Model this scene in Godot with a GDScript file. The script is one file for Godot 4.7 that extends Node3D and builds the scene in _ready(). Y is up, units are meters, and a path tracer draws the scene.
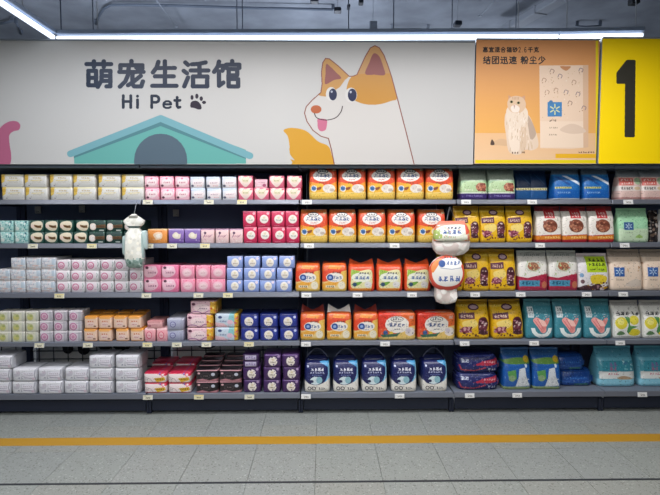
extends Node3D
# A supermarket aisle: five bays of shelving with pads, diapers and pet food under a long printed fascia.

const FOCAL := 496.0            # focal length in pixels of the 660 x 495 frame
const EYE := Vector3(0, 1.55, 3.8)   # the shelf fronts stand in the plane z = 0
const SHELF_NAMES := ["top", "second", "middle", "fourth", "bottom"]
const ORD := ["leftmost", "second from left", "third from left", "fourth from left", "fifth from left", "sixth from left", "seventh from left", "eighth from left", "ninth from left", "tenth from left", "eleventh from left", "twelfth from left", "thirteenth from left"]
const PXM := 129.0              # pixels of the photograph per metre at the shelf front

var eye_basis: Basis
var used := {}
var labels := {}
var protos := {}
var mats := {}
var shelf_y := [0.0, 0.0, 0.0, 0.0, 0.0]
var rail_h := [0.0, 0.0, 0.0, 0.0, 0.0]
var above := []                 # what stands on each shelf: [shelf, x, description]
var rng := RandomNumberGenerator.new()


# ------------------------------------------------------------------ printing
class Print:
	# a small plotter for flat print: everything is drawn in units of its own window
	var im: Image
	var ox := 0.0
	var oy := 0.0
	var kx := 1.0
	var ky := 1.0
	var r := RandomNumberGenerator.new()
	var warp: Callable          # for print measured in the photograph: pixel -> texel on the board's own plane

	func place(x: float, y: float) -> Vector2:
		return warp.call(x, y) if warp.is_valid() else Vector2((x - ox) * kx, (y - oy) * ky)

	func _init(w: int, h: int, x0 := 0.0, y0 := 0.0, x1 := 100.0, y1 := 100.0) -> void:
		im = Image.create(w, h, false, Image.FORMAT_RGB8)
		ox = x0
		oy = y0
		kx = w / (x1 - x0)
		ky = h / (y1 - y0)
		r.seed = 7

	func span(x0: float, x1: float, y: int, c: Color) -> void:
		var a := maxi(0, roundi(x0))
		var b := mini(im.get_width(), roundi(x1))
		if b > a and y >= 0 and y < im.get_height():
			im.fill_rect(Rect2i(a, y, b - a, 1), c)

	func fill(c: String) -> void:
		im.fill(Color(c))

	func rect(x0: float, y0: float, x1: float, y1: float, c: String) -> void:
		if warp.is_valid():
			return poly([x0, y0, x1, y0, x1, y1, x0, y1], c)
		var a := Vector2i(roundi((x0 - ox) * kx), roundi((y0 - oy) * ky))
		var b := Vector2i(roundi((x1 - ox) * kx), roundi((y1 - oy) * ky))
		im.fill_rect(Rect2i(a, (b - a).maxi(1)), Color(c))

	func blend(x0: float, y0: float, x1: float, y1: float, c0: String, c1: String) -> void:
		var a := roundi((y0 - oy) * ky)
		var b := roundi((y1 - oy) * ky)
		for y in range(maxi(a, 0), mini(b, im.get_height())):
			span((x0 - ox) * kx, (x1 - ox) * kx, y, Color(c0).lerp(Color(c1), (y - a) / maxf(1.0, b - a)))

	func poly(p: Array, c: String) -> void:
		var q := []
		var lo := 1e9
		var hi := -1e9
		for i in range(0, p.size(), 2):
			var v := place(p[i], p[i + 1])
			q.append(v)
			lo = minf(lo, v.y)
			hi = maxf(hi, v.y)
		for y in range(maxi(0, floori(lo)), mini(im.get_height(), ceili(hi) + 1)):
			var cuts := []
			var yy := y + 0.5
			for i in q.size():
				var a: Vector2 = q[i]
				var b: Vector2 = q[(i + 1) % q.size()]
				if (a.y <= yy) != (b.y <= yy):
					cuts.append(a.x + (b.x - a.x) * (yy - a.y) / (b.y - a.y))
			cuts.sort()
			for i in range(0, cuts.size() - 1, 2):
				span(cuts[i], cuts[i + 1], y, Color(c))

	func curve(p: Array, c: String, closed := true, width := 0.0) -> void:   # through the points, rounded
		var n := p.size() / 2
		var out := []
		for i in (n if closed else n - 1):
			var g := []
			for k in [-1, 0, 1, 2]:
				var j: int = posmod(i + k, n) if closed else clampi(i + k, 0, n - 1)
				g.append(Vector2(p[j * 2], p[j * 2 + 1]))
			for s in 8:
				var v: Vector2 = g[1].cubic_interpolate(g[2], g[0], g[3], s / 8.0)
				out.append(v.x)
				out.append(v.y)
		if not closed:
			out.append(p[-2])
			out.append(p[-1])
		if width > 0:
			if closed:
				out.append(out[0])
				out.append(out[1])
			line(out, width, c)
		else:
			poly(out, c)

	func ell(cx: float, cy: float, rx: float, ry: float, c: String) -> void:
		if warp.is_valid():
			var o := []
			for i in 28:
				o.append(cx + rx * cos(TAU * i / 28))
				o.append(cy + ry * sin(TAU * i / 28))
			return poly(o, c)
		var x := (cx - ox) * kx
		var y := (cy - oy) * ky
		var a := rx * kx
		var b := ry * ky
		for j in range(floori(y - b), ceili(y + b) + 1):
			var t := (j + 0.5 - y) / b
			if absf(t) < 1:
				var s := a * sqrt(1 - t * t)
				span(x - s, x + s, j, Color(c))

	func ring(cx: float, cy: float, rx: float, ry: float, w: float, c: String, inner: String) -> void:
		ell(cx, cy, rx, ry, c)
		ell(cx, cy, rx - w, ry - w * kx / ky, inner)

	func line(p: Array, w: float, c: String) -> void:
		var hw := w * 0.5
		for i in range(0, p.size() - 2, 2):
			var a := Vector2(p[i] * kx, p[i + 1] * ky)
			var b := Vector2(p[i + 2] * kx, p[i + 3] * ky)
			var n := (b - a).orthogonal().normalized() * hw * kx
			poly([(a + n).x / kx, (a + n).y / ky, (b + n).x / kx, (b + n).y / ky, (b - n).x / kx, (b - n).y / ky, (a - n).x / kx, (a - n).y / ky], c)
		for i in range(0, p.size(), 2):
			ell(p[i], p[i + 1], hw, hw * kx / ky, c)

	func glyph(strokes: String, x: float, y: float, w: float, h: float, t: float, c: String) -> void:
		for s in strokes.split(";"):
			var p := []
			for v in s.split(" "):
				var q := v.split(",")
				p.append(x + q[0].to_float() / 100.0 * w)
				p.append(y + q[1].to_float() / 100.0 * h)
			line(p, t, c)

	func marks(x0: float, y0: float, x1: float, y1: float, n: int, c: String) -> void:
		# lettering too small to read in the photograph: a row of dense little strokes
		var w := (x1 - x0) / n
		for i in n:
			var a := x0 + i * w + w * 0.1
			var b := a + w * 0.8
			var t := (y1 - y0) * 0.17
			for k in 3:
				if r.randf() < 0.8:
					var y := lerpf(y0, y1 - t, (k + r.randf() * 0.5) / 2.5)
					var xa := a + w * 0.3 * r.randf()
					rect(xa, y, b - w * 0.25 * r.randf(), minf(y + t, y1), c)
			for k in 1 + r.randi() % 2:
				var x := lerpf(a, b - w * 0.12, r.randf())
				rect(x, y0 + (y1 - y0) * 0.4 * r.randf(), x + w * 0.17, y1 - (y1 - y0) * 0.2 * r.randf(), c)
			line([lerpf(a, b, 0.5), lerpf(y0, y1, 0.4), a if r.randf() < 0.5 else b, y1 - t], w * 0.15, c)

	func dots(x0: float, y0: float, x1: float, y1: float, n: int, size: float, cs: Array) -> void:
		for i in n:
			var s := size * r.randf_range(0.5, 1.2)
			ell(r.randf_range(x0, x1), r.randf_range(y0, y1), s, s * kx / ky, cs[r.randi() % cs.size()])


const HAN := {
	"萌": "5,14 95,14;32,4 32,24;68,4 68,24;12,38 40,38 40,90 12,90 12,38;12,63 40,63;60,38 60,72 46,96;60,38 92,38 92,94 78,94;60,56 92,56;60,74 92,74",
	"宠": "50,3 50,14;10,30 10,18 90,18 90,30;6,42 94,42;40,26 38,52 28,76 8,95;54,42 54,86 60,94 86,94 92,76;68,26 78,33;84,56 62,74 38,90",
	"生": "28,6 22,26 8,44;25,28 88,28;16,58 84,58;52,4 52,92;6,92 94,92",
	"活": "12,8 22,17;6,38 18,47;22,62 8,94;86,8 62,13 36,15;32,37 96,37;64,15 64,58;40,58 92,58 92,94 40,94 40,58",
	"馆": "22,5 18,22 4,42;20,20 40,20 34,38;22,40 22,92 38,80;70,3 70,12;48,28 48,16 96,16 96,28;57,32 57,94;57,32 88,32 88,54 57,54;57,68 92,68 92,94 57,94",
	"惠": "10,12 90,12;50,2 50,58;22,22 78,22 78,50 22,50 22,22;22,36 78,36;8,60 88,58;14,74 8,90;30,70 32,92 70,92 74,80;50,68 56,80;80,68 92,86",
	"宜": "50,2 50,12;8,28 8,16 92,16 92,28;28,32 72,32 72,88;28,32 28,88;28,50 72,50;28,68 72,68;5,90 95,90",
	"混": "12,8 22,16;6,34 18,42;20,60 8,92;40,8 86,8 86,42 40,42 40,8;40,25 86,25;40,52 40,92 56,84;40,68 58,68;88,54 66,66;66,50 66,88 90,90 92,78",
	"合": "50,4 8,42;50,4 94,42;32,42 68,42;24,58 76,58 76,94 24,94 24,58",
	"猫": "34,6 10,28;16,8 30,40 28,88 18,92;28,44 8,72;44,20 96,20;58,8 58,32;80,8 80,32;48,42 92,42 92,92 48,92 48,42;70,42 70,92;48,66 92,66",
	"砂": "6,14 44,14;24,14 6,56;16,46 40,46 40,84 16,84 16,46;70,6 70,56;56,24 48,46;84,22 94,42;92,50 74,76 48,94",
	"千": "78,8 20,18;6,46 94,46;50,14 50,96",
	"克": "50,2 50,34;10,16 90,16;26,34 74,34 74,58 26,58 26,34;40,58 34,80 8,96;60,58 60,88 90,92 94,78",
	"结": "26,6 8,32 30,32 8,60 36,56;6,86 38,76;44,20 96,20;70,4 70,44;48,44 92,44;50,58 88,58 88,94 50,94 50,58",
	"团": "8,8 92,8 92,92 8,92 8,8;22,34 78,34;58,18 58,76 48,74;56,36 24,70",
	"迅": "12,10 22,20;4,40 22,40 22,76 6,90;22,78 40,92 96,92;40,14 80,14 82,64 94,76;36,42 76,42;56,14 56,78",
	"速": "12,10 22,20;4,40 22,40 22,76 6,90;22,78 40,92 96,92;36,16 94,16;65,4 65,80;42,28 88,28 88,48 42,48 42,28;62,50 36,72;68,50 94,70",
	"粉": "10,14 16,32;44,12 36,32;4,42 48,42;26,4 26,94;24,46 6,76;30,48 46,66;64,8 48,44;78,8 96,42;54,50 86,50 82,90 72,90;68,50 62,74 48,92",
	"尘": "50,4 50,34;30,12 14,34;70,12 88,32;20,54 80,54;50,40 50,88;6,90 94,90",
	"少": "50,4 50,56;28,16 10,46;70,16 92,42;76,50 50,78 14,96",
	"2": "12,26 20,10 40,4 62,10 70,28 62,46 12,94 74,94",
	".": "20,92 24,92",
	"6": "66,12 48,4 28,14 14,40 12,68 22,90 42,96 62,90 72,70 62,50 42,44 22,52 12,68",
	"H": "8,0 8,100;92,0 92,100;8,50 92,50",
	"i": "50,34 50,100;50,4 50,6",
	"P": "8,100 8,2 60,2 84,12 92,30 84,48 60,56 8,56",
	"e": "8,62 92,62 86,42 66,30 36,30 14,46 8,66 14,88 36,100 64,100 86,90",
	"t": "40,6 40,84 56,100 84,96;4,34 84,34",
}


func texture(p: Print) -> ImageTexture:
	return ImageTexture.create_from_image(p.im)


# ------------------------------------------------------------------ materials
func mat(key: String, c: String, rough := 0.6, metal := 0.0) -> StandardMaterial3D:
	if not mats.has(key):
		var m := StandardMaterial3D.new()
		m.resource_name = key
		m.albedo_color = Color(c)
		m.roughness = rough
		m.metallic = metal
		mats[key] = m
	return mats[key]


func printed(key: String, p: Print, rough := 0.45) -> StandardMaterial3D:
	var m := mat(key, "ffffff", rough)
	m.albedo_texture = texture(p)
	m.texture_repeat = false
	return m


# ------------------------------------------------------------------ shapes
func finish(v: PackedVector3Array, uv: PackedVector2Array, ix: PackedInt32Array) -> ArrayMesh:
	var a := []
	a.resize(Mesh.ARRAY_MAX)
	a[Mesh.ARRAY_VERTEX] = v
	a[Mesh.ARRAY_TEX_UV] = uv
	a[Mesh.ARRAY_INDEX] = ix
	var raw := ArrayMesh.new()
	raw.add_surface_from_arrays(Mesh.PRIMITIVE_TRIANGLES, a)
	var st := SurfaceTool.new()
	st.create_from(raw, 0)
	st.generate_normals()
	return st.commit()


# rings of rounded outline stacked upwards; each row of the profile is [height 0..1, width, depth, squareness, (shift of z)]
func loft(w: float, h: float, d: float, prof: Array, crease := 0.0, seed_ := 1, n := 32) -> ArrayMesh:
	var v := PackedVector3Array()
	var uv := PackedVector2Array()
	var ix := PackedInt32Array()
	var noise := FastNoiseLite.new()
	noise.seed = seed_
	noise.frequency = 9.0
	for q in prof:
		for k in n + 1:
			var th := TAU * (k % n + 0.5) / n
			var c := cos(th)
			var s := sin(th)
			var e: float = 2.0 / q[3]
			var x: float = w / 2 * q[1] * signf(c) * absf(c) ** e
			var z: float = d / 2 * q[2] * signf(s) * absf(s) ** e
			var y: float = q[0] * h
			if crease > 0:
				var cr := crease * noise.get_noise_3d(x, y, z)
				z += cr * signf(s) * minf(1.0, q[2] * 2)
				x += cr * 0.5
			if q.size() > 4:
				z += q[4]
			v.append(Vector3(x, y, z))
			uv.append(Vector2(clampf(0.5 + x / w * 0.99, 0.004, 0.996), clampf(1 - q[0], 0.004, 0.996)))
	for j in prof.size() - 1:
		for k in n:
			var a := j * (n + 1) + k
			var b := a + n + 1
			ix.append_array([a, a + 1, b, b, a + 1, b + 1])
	for end in [0, prof.size() - 1]:
		var y: float = prof[end][0] * h
		var first := v.size()
		for k in n + 1:
			v.append(v[end * (n + 1) + k])
			uv.append(uv[end * (n + 1) + k])
		v.append(Vector3(0, y, prof[end][4] if prof[end].size() > 4 else 0.0))
		uv.append(Vector2(0.5, clampf(1 - prof[end][0], 0.004, 0.996)))
		for k in n:
			if end == 0:
				ix.append_array([first + k + 1, first + k, v.size() - 1])
			else:
				ix.append_array([first + k, first + k + 1, v.size() - 1])
	return finish(v, uv, ix)


const BOX := [[0, 0.975, 0.985, 14], [0.025, 1, 1, 16], [0.975, 1, 1, 16], [1, 0.975, 0.985, 14]]
const SOFT := [[0, 0.94, 0.9, 8], [0.03, 0.985, 0.975, 9], [0.1, 1, 1, 10], [0.5, 0.998, 1.0, 10], [0.9, 1, 0.99, 10], [0.97, 0.985, 0.965, 9], [1, 0.94, 0.89, 8]]
const BAG := [[0, 0.93, 0.86, 7], [0.025, 0.975, 0.98, 7], [0.1, 0.995, 1, 7], [0.25, 1, 1, 6], [0.4, 0.99, 0.97, 6], [0.55, 0.985, 0.9, 5], [0.67, 0.98, 0.78, 5], [0.78, 0.975, 0.6, 4], [0.87, 0.975, 0.38, 4], [0.94, 0.98, 0.14, 4], [1, 0.985, 0.03, 6]]
const STUFFED := [[0, 0.94, 0.88, 7], [0.03, 0.985, 0.98, 7], [0.12, 1, 1, 8], [0.4, 1, 1.0, 8], [0.7, 0.995, 0.98, 7], [0.84, 0.985, 0.92, 6], [0.93, 0.96, 0.78, 6], [1, 0.93, 0.55, 5]]
const LYING := [[0, 0.93, 0.85, 5], [0.1, 0.98, 0.96, 5], [0.3, 1, 1, 4], [0.55, 1, 0.98, 4], [0.8, 0.97, 0.9, 4], [0.93, 0.92, 0.78, 4], [1, 0.8, 0.6, 3]]


func tube(pts: Array, r: float, n := 8) -> ArrayMesh:
	var v := PackedVector3Array()
	var uv := PackedVector2Array()
	var ix := PackedInt32Array()
	for i in pts.size():
		var t: Vector3 = (pts[mini(i + 1, pts.size() - 1)] - pts[maxi(i - 1, 0)]).normalized()
		var a := t.cross(Vector3(0.31, 0.2, 0.93) if absf(t.z) < 0.9 else Vector3.UP).normalized()
		var b := t.cross(a)
		for k in n + 1:
			var th := TAU * k / n
			v.append(pts[i] + (a * cos(th) + b * sin(th)) * r)
			uv.append(Vector2(k / float(n), i / float(pts.size())))
	for i in pts.size() - 1:
		for k in n:
			var a := i * (n + 1) + k
			var b := a + n + 1
			ix.append_array([a, b, a + 1, b, b + 1, a + 1])
	for end in [0, pts.size() - 1]:
		v.append(pts[end])
		uv.append(Vector2(0.5, 0.5))
		for k in n:
			var a: int = end * (n + 1) + k
			ix.append_array([a, a + 1, v.size() - 1] if end == 0 else [a + 1, a, v.size() - 1])
	return finish(v, uv, ix)


# a block with chamfered edges, flat shaded, standing on y = 0 when low is true
func block(sx: float, sy: float, sz: float, b := 0.003) -> ArrayMesh:
	var st := SurfaceTool.new()
	st.begin(Mesh.PRIMITIVE_TRIANGLES)
	st.set_smooth_group(-1)
	b = minf(b, minf(sx, minf(sy, sz)) * 0.45)
	var half := Vector3(sx, sy, sz) / 2
	var corner := func(sg: Vector3, axis: int) -> Vector3:
		var p := Vector3(sg.x * (half.x - b), sg.y * (half.y - b), sg.z * (half.z - b))
		p[axis] = sg[axis] * half[axis]
		return p
	var quad := func(p: Array) -> void:
		var c: Vector3 = (p[0] + p[1] + p[2] + p[3]) / 4
		var nn: Vector3 = (p[1] - p[0]).cross(p[2] - p[0])
		var order := [0, 2, 1, 0, 3, 2] if nn.dot(c) > 0 else [0, 1, 2, 0, 2, 3]
		for i in order:
			st.set_uv(Vector2(0.5 + p[i].x / sx, 0.5 - p[i].y / sy))
			st.add_vertex(p[i])
	for axis in 3:
		var u := (axis + 1) % 3
		var w := (axis + 2) % 3
		for s in [-1.0, 1.0]:
			var p := []
			for q in [[-1, -1], [1, -1], [1, 1], [-1, 1]]:
				var sg := Vector3()
				sg[axis] = s
				sg[u] = q[0]
				sg[w] = q[1]
				p.append(corner.call(sg, axis))
			quad.call(p)
		for s in [-1.0, 1.0]:                # the chamfer between faces u and w, along the axis
			for t in [-1.0, 1.0]:
				var p := []
				for q in [[-1, 0], [1, 0], [1, 1], [-1, 1]]:
					var sg := Vector3()
					sg[axis] = q[0]
					sg[u] = s
					sg[w] = t
					p.append(corner.call(sg, u if q[1] == 0 else w))
				quad.call(p)
	for x in [-1.0, 1.0]:
		for y in [-1.0, 1.0]:
			for z in [-1.0, 1.0]:
				var sg := Vector3(x, y, z)
				var p0: Vector3 = corner.call(sg, 0)
				var p1: Vector3 = corner.call(sg, 1)
				var p2: Vector3 = corner.call(sg, 2)
				var tri := [p0, p1, p2] if (p1 - p0).cross(p2 - p0).dot(p0) < 0 else [p0, p2, p1]
				for q in tri:
					st.set_uv(Vector2(0.5 + q.x / sx, 0.5 - q.y / sy))
					st.add_vertex(q)
	st.generate_normals()
	return st.commit()


# a sheet over a grid, given as points(u, v) with both sides closed by a small thickness
func sheet(nu: int, nv: int, f: Callable, thick := 0.0015) -> ArrayMesh:
	var v := PackedVector3Array()
	var uv := PackedVector2Array()
	var ix := PackedInt32Array()
	for side in 2:
		for j in nv + 1:
			for i in nu + 1:
				var p: Vector3 = (f as Callable).call(i / float(nu), j / float(nv))
				v.append(p - Vector3(0, 0, thick * side))
				uv.append(Vector2(i / float(nu), 1 - j / float(nv)))
		var o := side * (nu + 1) * (nv + 1)
		for j in nv:
			for i in nu:
				var a := o + j * (nu + 1) + i
				var b := a + nu + 1
				ix.append_array([a, b, a + 1, b, b + 1, a + 1] if side == 0 else [a, a + 1, b, b, a + 1, b + 1])
	return finish(v, uv, ix)


# ------------------------------------------------------------------ objects
func numbered(called: String) -> String:
	used[called] = used.get(called, -1) + 1
	return called if used[called] == 0 else "%s_%03d" % [called, used[called]]


func part(called: String, mesh: Mesh, m: Material, parent: Node3D, at := Vector3.ZERO) -> MeshInstance3D:
	var o := MeshInstance3D.new()
	o.name = called
	o.mesh = mesh
	o.material_override = m
	o.position = at
	parent.add_child(o, true)
	return o


func tag(o: Node3D, label: String, category: String, group := "") -> void:
	if labels.has(label):
		print("SAME LABEL: ", label)
	labels[label] = true
	var words := label.split(" ").size()
	if words > 16 or words < 4:
		print("LABEL OF %d WORDS: %s" % [words, label])
	o.set_meta("label", label)
	o.set_meta("category", category)
	if group:
		o.set_meta("group", group)


func thing(called: String, at: Vector3, label: String, category: String, group := "") -> Node3D:
	var o := Node3D.new()
	o.name = numbered(called)
	o.position = at
	add_child(o)
	tag(o, label, category, group)
	return o


func struct(called: String, mesh: Mesh, m: Material, at: Vector3, parent: Node3D = self) -> MeshInstance3D:
	var o := part(called, mesh, m, parent, at)
	if parent == self:
		o.set_meta("kind", "structure")
	return o


# where the line of sight through a pixel measured in the photograph meets the plane z = depth (or the height y)
func at(px: float, py: float, depth := 0.0) -> Vector3:
	var d := eye_basis * Vector3((px - 330) / FOCAL, (247.5 - py) / FOCAL, -1)
	return EYE + d * ((depth - EYE.z) / d.z)


func at_height(px: float, py: float, y: float) -> Vector3:
	var d := eye_basis * Vector3((px - 330) / FOCAL, (247.5 - py) / FOCAL, -1)
	return EYE + d * ((y - EYE.y) / d.y)


# ------------------------------------------------------------------ goods
# key: [node name, category, description, group, width and height in pixels of the photograph, depth in metres, shape, gloss]
const KINDS := {
	"gold": ["wipe_box", "box", "cream and gold wipe box", "cream and gold boxes", 22.6, 12.4, 0.3, "box", 0.4],
	"pink": ["pad_box", "box", "small pink and white box", "small pink boxes", 14.2, 11.6, 0.26, "box", 0.4],
	"ice": ["pad_box", "box", "small ice blue box", "small ice blue boxes", 14.4, 11.4, 0.26, "box", 0.4],
	"rose": ["pad_box", "box", "rose box with a white heart", "rose boxes with hearts", 15.0, 11.9, 0.26, "box", 0.4],
	"mini": ["pad_box", "box", "little pale pink box lying on a rose box", "", 12.4, 8.4, 0.1, "box", 0.4],
	"pad": ["pad_pack", "pack", "red and orange pet pad pack", "red and orange pad packs", 27.8, 32.8, 0.2, "pad", 0.35],
	"greenbag": ["pet_food_bag", "bag", "green and purple cat food bag", "green and purple bags", 26.8, 32.0, 0.13, "bag", 0.35],
	"darkblue": ["pet_food_bag", "bag", "dark blue bag with yellow strip set far back", "dark blue bags", 17.5, 31.0, 0.12, "bag", 0.35],
	"skyblue": ["pet_food_bag", "bag", "bright blue bag with white slanting streak", "bright blue bags", 26.4, 33.0, 0.14, "bag", 0.3],
	"saltpink": ["pet_food_bag", "bag", "pale pink bag with red lettering", "pale pink bags", 22.4, 32.0, 0.13, "bag", 0.35],
	"teal": ["pad_box", "box", "pale teal leafy box", "pale teal boxes", 13.2, 11.2, 0.24, "box", 0.4],
	"forest": ["pad_box", "box", "short dark green box with cream panel", "short dark green boxes", 14.0, 11.4, 0.24, "box", 0.4],
	"forestlong": ["pad_box", "box", "long dark green box with brown ribbon", "long dark green boxes", 16.4, 11.4, 0.24, "box", 0.4],
	"amber": ["pad_box", "box", "orange box with white flower", "", 19.4, 14.0, 0.24, "box", 0.4],
	"violet": ["pad_box", "box", "violet box with cream flower", "violet boxes", 15.8, 14.0, 0.24, "box", 0.4],
	"blush": ["pad_box", "box", "blush box with dark sprigs", "blush boxes", 13.4, 14.0, 0.24, "box", 0.4],
	"crimson": ["pad_box", "box", "crimson box with white disc", "crimson boxes", 13.6, 15.8, 0.24, "box", 0.35],
	"yellow": ["pet_food_bag", "bag", "yellow dog food bag", "yellow dog food bags", 25.4, 37.0, 0.13, "bag", 0.3],
	"yellowtall": ["pet_food_bag", "bag", "taller yellow dog food bag", "taller yellow dog food bags", 26.2, 42.0, 0.14, "bag", 0.3],
	"yellowfat": ["pet_food_bag", "bag", "fat yellow dog food sack", "fat yellow dog food sacks", 32.0, 39.0, 0.2, "bag", 0.3],
	"kibble": ["pet_food_bag", "bag", "white bag with round kibble picture", "white bags with kibble picture", 25.2, 36.6, 0.13, "bag", 0.35],
	"mint": ["litter_bag", "bag", "mint green bag with blue square", "", 30.4, 34.6, 0.13, "bag", 0.5],
	"clear": ["treat_bag", "bag", "clear bag of dark treats beside mint bag", "", 9.6, 32.5, 0.08, "bag", 0.2],
	"paper": ["treat_bag", "bag", "plain white bag at the right edge", "", 10.0, 33.5, 0.1, "bag", 0.5],
	"mist": ["pad_box", "box", "white box with blue misty print", "white and blue boxes", 14.4, 11.5, 0.26, "box", 0.4],
	"swirl": ["pad_box", "box", "white box with pink swirl", "white boxes with pink swirl", 13.8, 10.8, 0.26, "box", 0.4],
	"candy": ["pad_box", "box", "large candy pink box", "large candy pink boxes", 17.4, 13.4, 0.24, "box", 0.35],
	"candyplain": ["pad_box", "box", "candy pink box with pale oval", "candy pink boxes with oval", 14.8, 13.2, 0.24, "box", 0.35],
	"sky": ["pad_box", "box", "light blue box with white disc", "light blue boxes", 15.8, 11.9, 0.24, "box", 0.35],
	"diaper": ["diaper_pack", "pack", "orange diaper pack with white oval", "orange diaper packs", 25.0, 28.5, 0.17, "fold", 0.3],
	"lime": ["diaper_pack", "pack", "orange diaper pack with green panel", "orange packs with green panel", 26.6, 27.0, 0.17, "fold", 0.3],
	"stew": ["pet_food_bag", "bag", "white and red bag with bowl picture", "white and red bags", 29.2, 40.5, 0.14, "bag", 0.3],
	"chart": ["pet_food_bag", "bag", "white bag with lime green panel", "", 30.6, 37.6, 0.14, "bag", 0.35],
	"cream": ["litter_bag", "bag", "cream litter bag with blue square", "cream litter bags", 32.4, 41.5, 0.16, "bag", 0.5],
	"olive": ["pad_box", "box", "pale olive box with yellow fruit", "pale olive boxes", 12.6, 10.2, 0.13, "box", 0.4],
	"lilac": ["pad_box", "box", "pale lilac box with pink ring", "pale lilac boxes", 12.8, 10.4, 0.14, "box", 0.4],
	"peach": ["pad_pack", "pack", "peach pack with orange top", "peach packs with orange tops", 13.2, 12.8, 0.14, "soft", 0.35],
	"coral": ["pad_box", "box", "coral pink box with red ring", "coral pink boxes", 11.2, 12.8, 0.24, "box", 0.4],
	"slab": ["pad_box", "box", "flat pink box lying on coral boxes", "", 15.0, 7.6, 0.2, "box", 0.4],
	"slate": ["pad_box", "box", "blue grey box with purple ring", "blue grey boxes", 17.2, 11.3, 0.3, "box", 0.4],
	"ribbon": ["pad_pack", "pack", "pale pink pack with yellow end", "pale pink packs with yellow end", 26.4, 13.6, 0.22, "soft", 0.35],
	"pastel": ["pad_pack", "pack", "pale blue pastel pack with yellow end", "pastel blue packs", 23.6, 13.6, 0.24, "soft", 0.35],
	"royal": ["pad_pack", "pack", "royal blue pack with white disc", "royal blue packs", 18.4, 13.6, 0.24, "soft", 0.3],
	"wide": ["diaper_pack", "pack", "wide red and orange pack", "wide orange packs", 38.2, 27.4, 0.17, "stuffed", 0.3],
	"prawn": ["litter_bag", "bag", "teal bag with pink shrimp print", "teal bags with shrimp", 27.6, 39.5, 0.17, "bag", 0.45],
	"lemon": ["litter_bag", "bag", "white bag with lemon print", "white lemon bags", 28.6, 38.0, 0.16, "bag", 0.45],
	"silver": ["pad_pack", "pack", "silver white pack", "silver white packs", 24.6, 13.0, 0.2, "soft", 0.3],
	"scarlet": ["pad_pack", "pack", "flat scarlet and white pack", "flat scarlet packs", 22.6, 10.3, 0.22, "soft", 0.3],
	"black": ["pad_pack", "pack", "black pack with pink edge", "black packs with pink edge", 22.0, 11.8, 0.1, "soft", 0.3],
	"plum": ["pad_pack", "pack", "deep purple pack with white disc", "deep purple packs", 17.4, 13.0, 0.22, "soft", 0.3],
	"plumsmall": ["pad_pack", "pack", "thin purple pack with lilac labels", "thin purple packs", 16.0, 6.6, 0.16, "soft", 0.3],
	"navy": ["diaper_bag", "bag", "navy and white adult diaper bag", "navy diaper bags", 25.6, 31.6, 0.2, "carry", 0.3],
	"sachet": ["pet_food_bag", "bag", "lying navy bag with red stripes", "lying navy bags", 43.0, 18.0, 0.24, "lying", 0.25],
	"rabbit": ["litter_bag", "bag", "blue bag with green band and white figure", "blue and green bags", 28.4, 41.0, 0.18, "bag", 0.3],
	"cobalt": ["litter_bag", "bag", "slumped cobalt blue bag", "", 36.0, 17.0, 0.22, "lying", 0.3],
	"cobalttop": ["litter_bag", "bag", "cobalt blue bag folded over another", "", 30.0, 16.0, 0.2, "lying", 0.3],
	"aqua": ["litter_bag", "bag", "light aqua litter sack", "light aqua sacks", 38.6, 40.0, 0.2, "bag", 0.3],
}


func disc(p: Print, cx: float, cy: float, rx: float, ry: float, ink: String) -> void:   # white roundel with a line of lettering
	p.ell(cx, cy, rx, ry, "f3ece0")
	p.marks(cx - rx * 0.6, cy + ry * 0.05, cx + rx * 0.6, cy + ry * 0.35, 4, ink)
	p.ell(cx, cy - ry * 0.35, rx * 0.3, ry * 0.25, "e5d8b4")


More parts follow.
